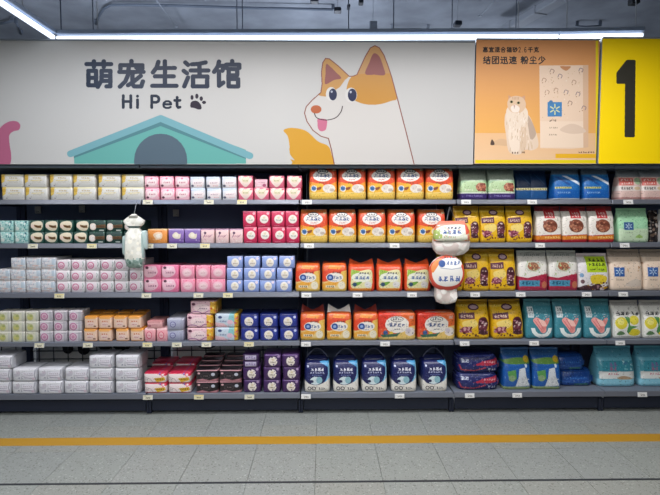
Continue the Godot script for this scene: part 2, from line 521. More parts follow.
func paint(key: String, p: Print) -> void:
	match key:
		"gold":
			p.fill("dad8d0")
			p.rect(0, 0, 100, 12, "e4dcb4")
			p.poly([0, 0, 22, 0, 18, 55, 5, 70, 0, 60], "e0bf58")
			p.ell(12, 26, 9, 16, "c9a23c")
			p.marks(38, 20, 74, 34, 5, "a58a4c")
			p.line([30, 48, 80, 44], 3, "e3cf7c")
			p.marks(36, 54, 70, 62, 7, "b9ab8a")
			p.rect(20, 84, 26, 90, "6f6a78")
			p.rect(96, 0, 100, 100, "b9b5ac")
		"pink":
			p.fill("f090a8")
			p.curve([8, 20, 50, 6, 96, 18, 92, 60, 96, 92, 40, 96, 6, 84], "f4c4cc")
			p.curve([20, 34, 60, 22, 86, 40, 70, 74, 26, 78], "f8e2e0")
			p.marks(28, 46, 74, 60, 4, "b85870")
			p.ell(20, 80, 9, 10, "5a3140")
			p.ell(50, 20, 8, 8, "e7688c")
		"ice":
			p.fill("dcdbdd")
			p.poly([0, 0, 100, 0, 100, 12, 0, 26], "bccadc")
			p.curve([24, 40, 60, 28, 92, 44, 80, 80, 30, 84], "efe2e0")
			p.marks(28, 46, 82, 60, 5, "a08090")
			p.ell(18, 80, 9, 10, "57566a")
			p.marks(50, 74, 84, 84, 4, "e08a90")
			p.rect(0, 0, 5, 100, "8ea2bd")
		"rose":
			p.fill("e26d86")
			p.curve([50, 14, 74, 4, 94, 20, 84, 56, 50, 96, 16, 56, 6, 20, 26, 4], "f2dcd0")
			p.ell(50, 36, 24, 24, "e9d9bd")
			p.marks(32, 34, 68, 48, 4, "9aa06e")
			p.dots(8, 4, 92, 30, 14, 4, ["d9c79a", "c6d0a4", "f2b2b4"])
			p.rect(78, 8, 92, 20, "c44663")
		"mini":
			p.fill("e9bcc4")
			p.rect(0, 0, 100, 12, "c78d9c")
			p.marks(20, 30, 80, 46, 5, "a8808a")
			p.ell(75, 72, 14, 18, "b05a78")
			p.rect(15, 66, 50, 78, "f2dede")
		"pad":
			p.fill("e0502c")
			p.blend(0, 0, 100, 14, "e0843c", "de5a30")
			p.poly([0, 46, 46, 52, 60, 60, 100, 44, 100, 100, 0, 100], "ef9a2e")
			p.poly([0, 60, 40, 50, 100, 78, 100, 100, 0, 100], "efb83a")
			p.rect(0, 78, 100, 100, "ecc65c")
			p.line([0, 80, 100, 77], 2.5, "f3dc94")
			p.line([0, 92, 100, 88], 2, "e0ac3c")
			p.ell(48, 28, 34, 17, "f4ece2")
			p.ell(48, 14, 20, 8, "20242e")
			p.ell(48, 14, 17, 6, "f1ece4")
			p.marks(35, 11, 61, 17, 3, "20242e")
			p.marks(22, 22, 76, 33, 4, "34508a")
			p.marks(38, 37, 60, 41, 4, "c23030")
			p.marks(34, 47, 62, 51, 6, "4a3426")
			p.ell(17, 66, 11, 9, "e8eef2")
			p.ell(17, 66, 8, 6.5, "35649c")
			p.poly([26, 64, 44, 60, 42, 68, 28, 72], "8a4a30")
			p.ell(70, 66, 22, 13, "ece4d6")
			p.ell(62, 62, 10, 8, "dcd2c6")
			p.ell(80, 70, 8, 5, "c2b4a8")
			p.rect(84, 6, 95, 12, "d8c49c")
		"greenbag":
			p.fill("8fb389")
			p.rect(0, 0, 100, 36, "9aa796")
			p.curve([10, 44, 60, 36, 96, 48, 92, 74, 8, 76], "b4cf9c")
			p.ell(74, 58, 19, 14, "9c5440")
			p.dots(58, 48, 92, 70, 26, 4, ["7c3a2c", "b46a50", "c88868"])
			p.marks(14, 64, 44, 70, 5, "f2f0d8")
			p.rect(0, 78, 100, 100, "3a2a66")
			p.rect(0, 76, 100, 79, "e0e6d8")
			p.marks(20, 84, 80, 90, 9, "9186c0")
		"darkblue":
			p.fill("16365e")
			p.rect(0, 60, 100, 100, "1d5288")
			p.rect(4, 58, 96, 66, "d9cf94")
			p.marks(8, 59, 90, 65, 6, "5a5a3c")
			p.line([30, 10, 80, 45], 3, "37608a")
		"skyblue":
			p.fill("1f6cb4")
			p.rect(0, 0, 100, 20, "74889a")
			p.rect(0, 18, 100, 24, "2d82c4")
			p.poly([30, 22, 46, 22, 100, 48, 100, 58], "dfe9f2")
			p.poly([0, 24, 18, 26, 60, 50, 52, 54], "1a4f94")
			p.rect(4, 58, 62, 64, "d9d27a")
			p.marks(6, 58, 60, 64, 7, "4a6a5a")
			p.rect(0, 68, 100, 94, "1a60b0")
			p.marks(10, 74, 60, 80, 7, "9cc4ea")
			p.rect(0, 95, 100, 100, "d6dce2")
		"saltpink":
			p.fill("e8c8bc")
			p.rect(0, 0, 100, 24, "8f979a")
			p.rect(4, 28, 62, 52, "d8655a")
			p.marks(8, 30, 58, 39, 4, "f2d8d0")
			p.marks(8, 42, 58, 50, 5, "f2d8d0")
			p.ell(80, 38, 14, 12, "a8c09a")
			p.rect(0, 54, 100, 70, "efe6de")
			p.marks(8, 57, 58, 67, 5, "5a5048")
			p.ell(78, 62, 14, 6, "e2c8a0")
			p.rect(0, 92, 100, 96, "c07a74")
		"teal":
			p.fill("a9d6ce")
			p.dots(0, 0, 100, 100, 46, 6, ["7fbcb6", "d9efe8", "4c9a98", "c4e4da", "e8f2ea"])
			p.marks(42, 30, 88, 52, 3, "3a7c84")
			p.ell(22, 70, 14, 16, "e6f0e4")
			p.ell(84, 12, 8, 9, "2a6270")
		"forest", "forestlong":
			var long := key == "forestlong"
			p.fill("1f4a40" if not long else "1c3f38")
			p.dots(0, 0, 100, 100, 20, 4, ["356a58", "16342e", "4f8468"])
			if not long:
				p.curve([8, 40, 30, 12, 80, 10, 92, 46, 74, 88, 30, 84], "ecdfc2")
				p.ell(22, 52, 14, 18, "f2d9c8")
				p.poly([30, 38, 62, 46, 82, 42, 84, 66, 58, 68, 36, 58], "7c5a34")
				p.marks(44, 47, 80, 62, 4, "3c2c1c")
			else:
				p.ell(24, 56, 20, 30, "f0e0d2")
				p.ell(24, 56, 12, 18, "f7eee6")
				p.poly([40, 42, 96, 36, 98, 66, 42, 66], "6c4c2e")
				p.marks(48, 44, 92, 60, 5, "2c1e14")
				p.rect(60, 82, 88, 94, "cfd6cc")
		"amber":
			p.fill("f09c4c")
			p.rect(0, 0, 100, 8, "f0c890")
			p.curve([30, 40, 50, 22, 74, 30, 72, 66, 46, 74], "f6d9b8")
			p.curve([44, 44, 56, 34, 66, 40, 64, 58, 50, 62], "faf0e2")
			p.marks(24, 14, 76, 20, 8, "c46a28")
			p.dots(4, 70, 96, 96, 14, 3, ["f2b070", "d87428", "f7dab0"])
		"violet":
			p.fill("8d6fb4")
			p.rect(0, 0, 100, 8, "b8a4cc")
			p.marks(20, 14, 80, 20, 9, "6a4c94")
			p.curve([26, 44, 48, 22, 68, 36, 78, 34, 72, 66, 40, 66], "eadfc8")
			p.ell(52, 46, 12, 12, "f4ecd8")
			p.rect(0, 84, 100, 100, "7a5ca6")
			p.dots(70, 70, 94, 94, 6, 4, ["5a3c86", "c4b0dc"])
		"blush":
			p.fill("f2d0cc")
			p.rect(0, 0, 100, 8, "b890a8")
			p.dots(0, 10, 100, 100, 12, 5, ["f7e6de", "eab8bc", "d898a8"])
			p.line([20, 60, 34, 34, 30, 20], 4, "8a5878")
			p.ell(34, 28, 9, 9, "5c3c58")
			p.line([60, 60, 84, 40], 4, "c08898")
			p.marks(24, 44, 76, 56, 4, "b4788c")
		"crimson":
			p.fill("cf2f58")
			p.rect(0, 0, 100, 5, "e2708a")
			disc(p, 54, 50, 31, 27, "4a7a5c")
			p.ell(82, 14, 10, 8, "f0b4bc")
			p.rect(0, 86, 100, 100, "c0264e")
			p.marks(20, 88, 60, 93, 6, "f0b0b8")
			p.line([6, 6, 40, 12], 3, "e66a8a")
		"yellow", "yellowtall", "yellowfat":
			p.fill("e9b81a")
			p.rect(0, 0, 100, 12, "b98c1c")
			p.rect(0, 8, 100, 13, "f0cc50")
			p.ell(52, 14, 17, 8, "50283c")
			p.ell(52, 14, 12, 5, "c9a9b4")
			p.poly([5, 30, 52, 27, 52, 44, 5, 45], "5a2038")
			p.marks(10, 33, 48, 41, 5, "e9c9b0")
			p.curve([16, 52, 50, 46, 60, 60, 40, 72, 18, 66], "f3d878")
			p.ell(24, 74, 16, 9, "8a3850")
			p.dots(8, 66, 46, 82, 18, 4, ["b06a78", "6a2038", "d8a0a0"])
			p.dots(10, 82, 70, 92, 16, 3, ["5a2c1c", "7c4424"])
			p.curve([66, 44, 84, 40, 94, 56, 88, 74, 92, 86, 68, 86, 62, 66], "5c2c34")
			p.ell(78, 52, 15, 9, "4a1e2a")
			p.ell(78, 68, 13, 9, "6e3440")
			p.ell(76, 80, 13, 7, "44202a")
			p.dots(64, 44, 92, 84, 16, 3, ["a87080", "c8a0a8", "e0c8c0"])
			p.rect(0, 94, 100, 100, "d9a416")
		"kibble":
			p.fill("ece6da")
			p.dots(4, 20, 96, 74, 14, 3, ["d8c8b4", "b8c0a8", "e0d2c0"])
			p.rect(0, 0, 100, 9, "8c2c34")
			p.rect(32, 0, 72, 30, "c42c30")
			p.marks(37, 12, 67, 20, 3, "f0d8d0")
			p.marks(37, 21, 67, 28, 3, "f0d8d0")
			p.ell(52, 52, 28, 19, "7c4430")
			p.dots(30, 38, 74, 66, 60, 5, ["a4624a", "8c4c38", "c08464", "6a3424"])
			p.poly([0, 80, 100, 76, 100, 100, 0, 100], "b82830")
			p.poly([0, 82, 100, 78, 96, 90, 0, 92], "e0882c")
			p.marks(30, 82, 90, 88, 6, "f4d080")
		"mint":
			p.fill("a5dcae")
			p.dots(2, 4, 98, 55, 26, 2, ["86c498", "bce8c2"])
			p.rect(2, 58, 98, 98, "c9e2bc")
			p.rect(16, 38, 46, 62, "2c5a94")
			spark(p, 31, 50, 10, 8.5, "cfe4ea")
			p.marks(20, 68, 44, 72, 5, "8a9c80")
			p.curve([52, 84, 64, 76, 76, 84, 64, 87], "9cc46c")
		"clear":
			p.fill("2c2626")
			p.dots(0, 0, 100, 100, 60, 12, ["6a5648", "18161a", "8a7668", "3c3230", "a8a098"])
		"paper":
			p.fill("c9c9c6")
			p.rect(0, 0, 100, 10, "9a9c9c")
			p.marks(10, 30, 90, 38, 4, "6a6e70")
		"mist":
			p.fill("dededf")
			p.dots(0, 0, 100, 100, 34, 8, ["d4dade", "ecebea", "e0d4d2", "c8d0d8"])
			p.rect(72, 10, 98, 60, "bccad4")
			p.marks(10, 22, 60, 36, 4, "9aa6b4")
			p.line([8, 52, 24, 40, 30, 70], 4, "a9a4b8")
			p.marks(40, 60, 80, 72, 5, "d8a090")
			p.rect(4, 84, 60, 90, "c8b0a8")
		"swirl":
			p.fill("eadfe2")
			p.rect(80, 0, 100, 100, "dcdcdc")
			p.ring(34, 50, 24, 32, 7, "cc6a90", "f0dce2")
			p.curve([20, 58, 32, 40, 48, 52, 38, 68], "d890ac")
			p.ell(34, 50, 8, 10, "e8b8c8")
			p.line([84, 20, 90, 40, 82, 60], 4, "7a8a80")
			p.marks(60, 70, 96, 80, 4, "b0a0a8")
			p.rect(0, 0, 100, 6, "f4ecec")
		"candy":
			p.fill("f08cac")
			p.curve([10, 16, 60, 6, 82, 22, 76, 66, 40, 90, 8, 76], "f6c8d4")
			p.ell(22, 18, 9, 10, "54283c")
			p.marks(22, 46, 76, 62, 4, "9c6478")
			p.poly([70, 0, 100, 0, 100, 100, 60, 100, 84, 50], "ee7ea2")
			p.ell(46, 28, 16, 8, "f8dce2")
		"candyplain":
			p.fill("f29ab2")
			p.ell(50, 52, 32, 32, "f6c6d0")
			p.ell(50, 54, 22, 20, "f8d8da")
			p.marks(34, 50, 66, 60, 5, "c88a98")
			p.dots(4, 6, 96, 24, 8, 5, ["e8708e", "f4b6c4", "d8587c"])
		"sky":
			p.fill("93a9e0")
			disc(p, 52, 52, 24, 36, "7a5a4a")
			p.rect(0, 0, 100, 6, "b4c2ea")
			p.ell(82, 20, 9, 12, "e8d8e4")
			p.rect(0, 92, 100, 100, "7e92cc")
		"diaper":
			p.fill("e2492a")
			p.poly([0, 0, 100, 0, 100, 24, 30, 20, 0, 30], "e4662e")
			p.poly([30, 6, 80, 10, 70, 22, 24, 18], "ee9436")
			p.poly([0, 66, 50, 60, 100, 36, 100, 100, 0, 100], "edd08a")
			p.poly([0, 74, 44, 60, 66, 66, 40, 100, 0, 100], "efab3e")
			p.rect(0, 90, 100, 100, "ecc25a")
			p.poly([76, 30, 100, 24, 100, 100, 84, 100, 70, 60], "e9c05c")
			p.ell(50, 50, 34, 17, "f3ecdf")
			p.ell(32, 50, 13, 11, "2f4f94")
			p.ell(32, 50, 6, 5, "9ab4dc")
			p.marks(44, 44, 78, 56, 3, "4f6c9c")
			p.marks(40, 29, 72, 36, 4, "3a2a22")
			p.marks(38, 60, 60, 64, 4, "4a5a8a")
			p.rect(14, 78, 52, 86, "f2e4c0")
			p.marks(18, 79, 50, 86, 4, "4c4434")
			p.ell(78, 78, 14, 14, "efe6cc")
		"lime":
			p.fill("e05328")
			p.curve([12, 20, 30, 26, 84, 20, 90, 60, 86, 88, 16, 88, 10, 50], "e6e0a8")
			p.poly([12, 18, 44, 24, 26, 44, 10, 46], "9cc044")
			p.ell(48, 48, 36, 18, "eef0dc")
			p.marks(40, 28, 78, 35, 4, "2c3040")
			p.marks(24, 42, 80, 56, 4, "3c5c98")
			p.curve([12, 74, 30, 66, 52, 64, 34, 78], "74a83c")
			p.ell(24, 74, 8, 8, "35506e")
			p.ell(74, 74, 13, 12, "dfdcd8")
			p.rect(8, 88, 92, 100, "ea8a2c")
			p.poly([90, 20, 100, 16, 100, 100, 84, 100, 92, 60], "df4424")
		"stew":
			p.fill("e9e6dc")
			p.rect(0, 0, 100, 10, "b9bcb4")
			p.marks(24, 4, 76, 9, 8, "7a8078")
			p.ell(50, 36, 26, 14, "cfd6c0")
			p.ell(50, 36, 18, 11, "a06a50")
			p.dots(36, 28, 64, 44, 18, 4, ["7c4a38", "c09068", "b4583c"])
			p.dots(14, 22, 90, 58, 16, 3, ["b8c890", "d87868", "8aa860"])
			p.poly([0, 62, 30, 66, 60, 60, 100, 54, 100, 100, 0, 100], "b02c48")
			p.rect(4, 72, 70, 88, "4e96b4")
			p.marks(10, 75, 64, 84, 5, "20506c")
			p.ell(86, 84, 9, 9, "c87858")
			p.rect(0, 96, 100, 100, "d04c60")
		"chart":
			p.fill("e6e2e2")
			p.rect(0, 0, 100, 6, "d9cccc")
			p.rect(26, 4, 92, 48, "b6d426")
			p.marks(34, 9, 86, 19, 4, "2c3418")
			p.marks(34, 21, 86, 31, 5, "2c3418")
			p.marks(36, 37, 84, 43, 7, "4c5c20")
			p.curve([36, 60, 64, 54, 90, 62, 80, 80, 46, 82], "e8cc34")
			p.curve([0, 92, 20, 84, 40, 86, 60, 80, 80, 88, 100, 84, 100, 100, 0, 100], "4c2c34")
			p.dots(24, 76, 98, 98, 26, 4, ["5a2c28", "a07c80", "e0d0c8", "74404c", "c89828"])
			p.ell(10, 56, 6, 6, "78a0c4")
			p.ell(12, 74, 6, 6, "705058")
		"cream":
			p.fill("f0dac2")
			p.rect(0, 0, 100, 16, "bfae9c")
			p.rect(0, 14, 100, 17, "f0dcc4")
			p.dots(2, 20, 98, 60, 24, 2.4, ["d8b48c", "f0dcc4", "cfa88c"])
			p.rect(12, 40, 42, 64, "2f62a8")
			spark(p, 27, 52, 11, 8.5, "c8dcec")
			p.marks(16, 70, 40, 74, 5, "8a7a6a")
			p.curve([44, 86, 62, 74, 80, 70, 92, 86, 66, 90], "dccdbc")
			p.poly([84, 36, 90, 40, 84, 46], "b88a60")
		"olive":
			p.fill("dcdcc4")
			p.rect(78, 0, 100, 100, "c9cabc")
			p.ell(36, 56, 26, 34, "c9cc94")
			p.ell(36, 64, 20, 20, "d4cf80")
			p.ell(44, 44, 12, 12, "a8b06a")
			p.marks(10, 16, 70, 28, 5, "a9a08a")
			p.rect(0, 0, 100, 8, "ece8dc")
		"lilac":
			p.fill("d9d0d6")
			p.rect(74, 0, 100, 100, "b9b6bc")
			p.ring(36, 54, 28, 36, 7, "b86a94", "e2c2d0")
			p.ell(36, 54, 12, 16, "cf8eae")
			p.marks(56, 14, 92, 24, 4, "8a8088")
			p.rect(0, 0, 100, 8, "e4dee0")
		"peach":
			p.fill("f2d0b8")
			p.rect(0, 0, 100, 9, "e89a3c")
			p.poly([0, 9, 100, 9, 84, 22, 14, 22], "f2b468")
			p.marks(24, 34, 72, 48, 3, "c85a30")
			p.ell(50, 62, 28, 16, "f4d8cc")
			p.marks(28, 62, 70, 72, 4, "c06870")
			p.rect(72, 74, 90, 84, "7a5040")
			p.rect(0, 90, 100, 100, "e8a878")
		"coral":
			p.fill("f0aab0")
			p.ring(44, 52, 26, 30, 7, "dc5a78", "f4c0c2")
			p.marks(34, 46, 58, 58, 3, "c84864")
			p.rect(0, 0, 100, 10, "f4c8c8")
		"slab":
			p.fill("e0aaaa")
			p.rect(0, 0, 100, 24, "c88888")
			p.marks(30, 46, 70, 60, 5, "a8606c")
			p.ell(18, 64, 10, 16, "b06878")
		"slate":
			p.fill("abaec4")
			p.ring(36, 50, 17, 26, 4, "5c5490", "b8bcd4")
			p.marks(28, 44, 46, 56, 3, "6a6aa0")
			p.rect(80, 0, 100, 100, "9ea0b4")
			p.rect(0, 0, 100, 8, "c2c4d0")
		"ribbon":
			p.fill("f0c6ce")
			p.rect(76, 0, 100, 100, "e9b436")
			p.dots(78, 6, 98, 96, 10, 4, ["d87830", "f0d878", "c85838"])
			p.ell(14, 26, 7, 10, "64344c")
			p.ell(44, 54, 28, 30, "f6dcdc")
			p.marks(34, 52, 66, 64, 4, "8a7488")
			p.curve([2, 94, 16, 80, 34, 82, 50, 96, 66, 78, 76, 76], "8a4488", false, 2.4)
			p.rect(0, 0, 100, 6, "e0b0b8")
		"pastel":
			p.fill("ccdbe6")
			p.poly([0, 60, 40, 70, 60, 100, 0, 100], "efc6ce")
			p.poly([64, 0, 84, 0, 84, 60, 58, 40], "8cc8cc")
			p.rect(84, 0, 100, 100, "e8b83c")
			p.dots(84, 6, 100, 96, 8, 4, ["d87838", "f0d878", "d86a80"])
			p.ell(24, 24, 8, 10, "3a4a78")
			p.marks(22, 48, 52, 60, 4, "5a6a98")
			p.ell(66, 60, 12, 18, "eac4d4")
			p.marks(10, 84, 70, 90, 8, "d08898")
		"royal":
			p.fill("25348e")
			p.rect(0, 0, 100, 14, "1b2668")
			disc(p, 48, 56, 24, 33, "8a7a58")
			p.ell(84, 24, 8, 10, "c4cce8")
			p.dots(0, 0, 100, 100, 10, 3, ["3c4cac", "182468", "5a68b8"])
			p.marks(10, 90, 50, 96, 6, "7c88cc")
		"wide":
			p.fill("e2542c")
			p.poly([0, 0, 50, 0, 30, 50, 0, 60], "e03c28")
			p.poly([60, 0, 100, 0, 100, 40, 74, 60], "e46a30")
			p.poly([0, 90, 50, 76, 80, 50, 100, 44, 100, 100, 0, 100], "ecc870")
			p.ell(50, 42, 31, 32, "f3ede2")
			p.ell(50, 22, 17, 10, "20242e")
			p.ell(50, 22, 15, 8, "f0ece2")
			p.marks(38, 18, 62, 26, 4, "20242e")
			p.marks(28, 36, 74, 50, 4, "34487e")
			p.marks(42, 57, 58, 62, 4, "303848")
			p.ell(20, 72, 6, 9, "38588c")
			p.ell(34, 74, 6, 7, "e8c440")
			p.poly([6, 80, 46, 76, 60, 70, 50, 86, 10, 90], "3e6a52")
			p.ell(84, 68, 13, 16, "e6dcd4")
			p.ell(80, 64, 6, 8, "cfc4cc")
			p.rect(82, 10, 92, 20, "d8a898")
		"prawn":
			p.fill("39818f")
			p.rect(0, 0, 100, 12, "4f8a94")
			p.rect(8, 14, 28, 42, "c9d2d2")
			p.marks(10, 17, 26, 25, 2, "4a5a60")
			p.marks(10, 28, 26, 38, 3, "7a8a90")
			p.curve([24, 50, 40, 42, 64, 58, 70, 78, 56, 84, 42, 70], "e79c96")
			p.curve([84, 46, 74, 44, 60, 56, 50, 76, 58, 82, 72, 66], "d8847e")
			p.curve([44, 48, 62, 50, 72, 64, 54, 64], "f0c0b4")
			p.line([30, 50, 52, 74], 2.5, "c86a6c")
			p.line([40, 46, 60, 72], 2.5, "c86a6c")
			p.dots(28, 24, 84, 50, 18, 2, ["cfe0e0", "e8a8a4", "9cc4c8"])
			p.poly([16, 70, 30, 70, 34, 79, 42, 85, 54, 87, 66, 85, 74, 79, 78, 70, 92, 70, 87, 83, 76, 92, 62, 97, 46, 97, 32, 92, 21, 83], "e6ebe6")
			p.rect(0, 97, 100, 100, "2c6874")
		"lemon":
			p.fill("e4e4dc")
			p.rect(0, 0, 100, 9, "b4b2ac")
			p.marks(8, 24, 92, 35, 5, "2c2e30")
			p.ell(26, 56, 20, 17, "dccf3c")
			p.ell(24, 52, 12, 9, "eae27c")
			p.ell(70, 48, 16, 13, "e2d648")
			p.ell(70, 82, 22, 10, "d8ca34")
			p.poly([38, 38, 56, 40, 54, 62, 84, 66, 62, 72, 50, 86, 44, 80, 50, 60], "4f8c4c")
			p.curve([10, 88, 22, 78, 38, 86, 24, 90], "587c50")
			p.line([4, 94, 96, 94], 1.2, "8a9080")
			p.line([4, 40, 4, 94], 1.2, "c0c4b4")
		"silver":
			p.fill("d2d3d8")
			p.poly([0, 0, 100, 0, 96, 16, 4, 20], "e2e2e6")
			p.poly([40, 30, 90, 20, 94, 60, 60, 80], "dedde4")
			p.marks(24, 66, 44, 80, 2, "8a8ca0")
			p.marks(46, 34, 84, 46, 5, "b4a8b4")
			p.line([40, 58, 84, 52], 2.5, "a8a2b0")
			p.poly([8, 40, 36, 34, 30, 58, 12, 62], "bcbac4")
			p.line([50, 70, 80, 74], 4, "a9a4b4")
			p.line([94, 10, 90, 50, 94, 94], 4, "9c9ca6")
			p.ell(86, 78, 6, 10, "c8b8c4")
			p.ell(26, 30, 8, 10, "c4bcc6")
			p.line([4, 90, 96, 92], 3, "b4b6bc")
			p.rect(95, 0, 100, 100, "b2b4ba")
		"scarlet":
			p.fill("ecdcda")
			p.rect(0, 0, 100, 9, "c82848")
			p.poly([60, 0, 100, 0, 100, 30, 78, 26], "d23a54")
			p.marks(6, 46, 22, 70, 2, "a8a0a0")
			p.line([6, 40, 30, 56, 40, 84], 4, "c8b8b8")
			p.poly([46, 52, 92, 40, 96, 70, 60, 92], "dcae30")
			p.marks(50, 52, 88, 66, 5, "3c2a1c")
			p.dots(64, 10, 88, 40, 5, 5, ["8a58a0", "e898a0", "f0e8e8"])
			p.rect(0, 90, 100, 100, "d84860")
		"black":
			p.fill("1e181e")
			p.rect(0, 3, 100, 11, "d49aa2")
			p.poly([0, 88, 30, 76, 60, 90, 100, 74, 100, 100, 0, 100], "c88a94")
			p.ell(44, 52, 24, 28, "3a3238")
			p.ell(44, 52, 18, 20, "262024")
			p.marks(34, 46, 56, 58, 3, "8a7a7c")
			p.ell(78, 40, 9, 14, "c4c8d4")
			p.ell(14, 30, 6, 8, "e2b4b8")
		"plum":
			p.fill("43265c")
			p.rect(0, 0, 100, 8, "5e3e78")
			disc(p, 52, 52, 25, 36, "7c6848")
			p.ell(84, 16, 8, 10, "a890b4")
			p.dots(0, 0, 100, 100, 10, 4, ["57387a", "321a48", "6c4c8c"])
		"plumsmall":
			p.fill("3c2254")
			p.rect(14, 18, 84, 84, "c4bcd4")
			p.marks(18, 26, 80, 76, 4, "7c68a0")
		"navy":
			p.fill("151c54")
			p.curve([60, 4, 86, 2, 100, 6, 100, 60, 92, 62, 70, 78, 92, 44, 92, 20], "4f9ac8")
			p.poly([92, 8, 100, 8, 100, 60, 84, 64, 92, 40], "8cc4e0")
			p.curve([0, 62, 20, 72, 50, 76, 80, 66, 100, 56, 100, 104, 0, 104], "e4e2da")
			p.ell(44, 62, 22, 13, "cfe0e4")
			p.ell(58, 60, 12, 11, "8ab8c4")
			p.ell(28, 64, 8, 5, "1a2250")
			p.marks(24, 20, 78, 31, 4, "f4f6fc")
			p.marks(22, 33, 78, 39, 6, "c4cae4")
			p.marks(30, 42, 70, 46, 7, "8a96c4")
			p.ell(14, 16, 4, 3.5, "c8d0ec")
			p.ell(20, 87, 8, 6, "3c3c44")
			p.ell(20, 87, 5, 3.8, "d8d6d0")
			p.ell(37, 87, 8, 6, "2c2c34")
			p.ell(37, 87, 5, 3.8, "d8d6d0")
			p.marks(54, 83, 82, 92, 3, "4a4a50")
		"sachet":
			p.fill("232a66")
			p.poly([36, 56, 64, 34, 98, 20, 98, 54, 70, 62], "b8344c")
			p.marks(62, 34, 92, 46, 5, "e8b0b8")
			p.line([6, 60, 10, 84, 40, 88, 66, 72], 3, "b04058")
			p.marks(8, 22, 28, 44, 2, "ccd4ea")
			p.marks(72, 74, 92, 88, 3, "c8cce0")
			p.line([4, 10, 90, 6], 2, "4a5498")
		"rabbit":
			p.fill("1c5aa8")
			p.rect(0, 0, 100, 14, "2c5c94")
			p.curve([4, 24, 50, 18, 90, 22, 96, 32, 50, 34, 10, 32], "6aa044")
			p.ell(84, 22, 11, 8, "d8b830")
			p.poly([14, 52, 44, 48, 46, 72, 20, 76], "5a9a54")
			p.ell(30, 70, 12, 8, "8aa87c")
			p.poly([56, 46, 76, 42, 80, 66, 92, 90, 42, 92, 52, 70], "d6dce0")
			p.dots(46, 70, 90, 92, 24, 3, ["c8ccd0", "e8ecec", "b4bcc4"])
			p.rect(0, 92, 100, 100, "a8c084")
			p.ell(80, 38, 4, 5, "cfe0f0")
		"cobalt", "cobalttop":
			p.fill("1c4c9c")
			p.marks(12, 44, 80, 56, 9, "3c78c0")
			p.line([4, 70, 60, 78, 96, 66], 3, "2c64b4")
			p.poly([40, 84, 80, 80, 84, 92, 44, 94], "3c7878")
			p.line([10, 14, 90, 10], 3, "163c80")
		"aqua":
			p.fill("6fb8cc")
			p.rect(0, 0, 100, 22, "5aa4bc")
			p.rect(4, 30, 96, 58, "3f98ac")
			p.marks(28, 34, 50, 44, 2, "8c6ca8")
			p.marks(28, 45, 50, 56, 2, "b06c90")
			p.dots(66, 30, 92, 54, 14, 3, ["7cc4cc", "b4dce0", "4888a8"])
			p.rect(4, 58, 96, 78, "dce0dc")
			p.marks(24, 61, 50, 67, 4, "c87c88")
			p.curve([48, 76, 66, 70, 90, 78, 66, 81], "b49a7c")
			p.rect(0, 80, 100, 100, "8ccadc")


func spark(p: Print, x: float, y: float, rx: float, ry: float, c: String) -> void:   # six rays round a centre
	for i in 6:
		var a := PI / 6 + i * PI / 3
		p.line([x + rx * 0.35 * cos(a), y + ry * 0.35 * sin(a), x + rx * cos(a), y + ry * sin(a)], 2.6, c)


func fine(p: Print, n: int) -> void:   # the small ornament and shading of packaging print, in tones of what lies under it
	for i in n:
		var x := p.r.randf_range(2, 98)
		var y := p.r.randf_range(3, 97)
		var c := p.im.get_pixel(int(x / 100 * p.im.get_width()), int(y / 100 * p.im.get_height()))
		c = c.lightened(p.r.randf_range(0.08, 0.32)) if p.r.randf() < 0.5 else c.darkened(p.r.randf_range(0.08, 0.36))
		var s := p.r.randf_range(0.5, 1.6)
		var a := p.r.randf() * TAU
		var l := p.r.randf_range(1, 5)
		if i % 3 == 0:
			p.ell(x, y, s * 1.2, s * 1.2 * p.kx / p.ky, c.to_html(false))
		else:
			p.line([x, y, x + l * cos(a), y + l * sin(a) * p.kx / p.ky], s, c.to_html(false))


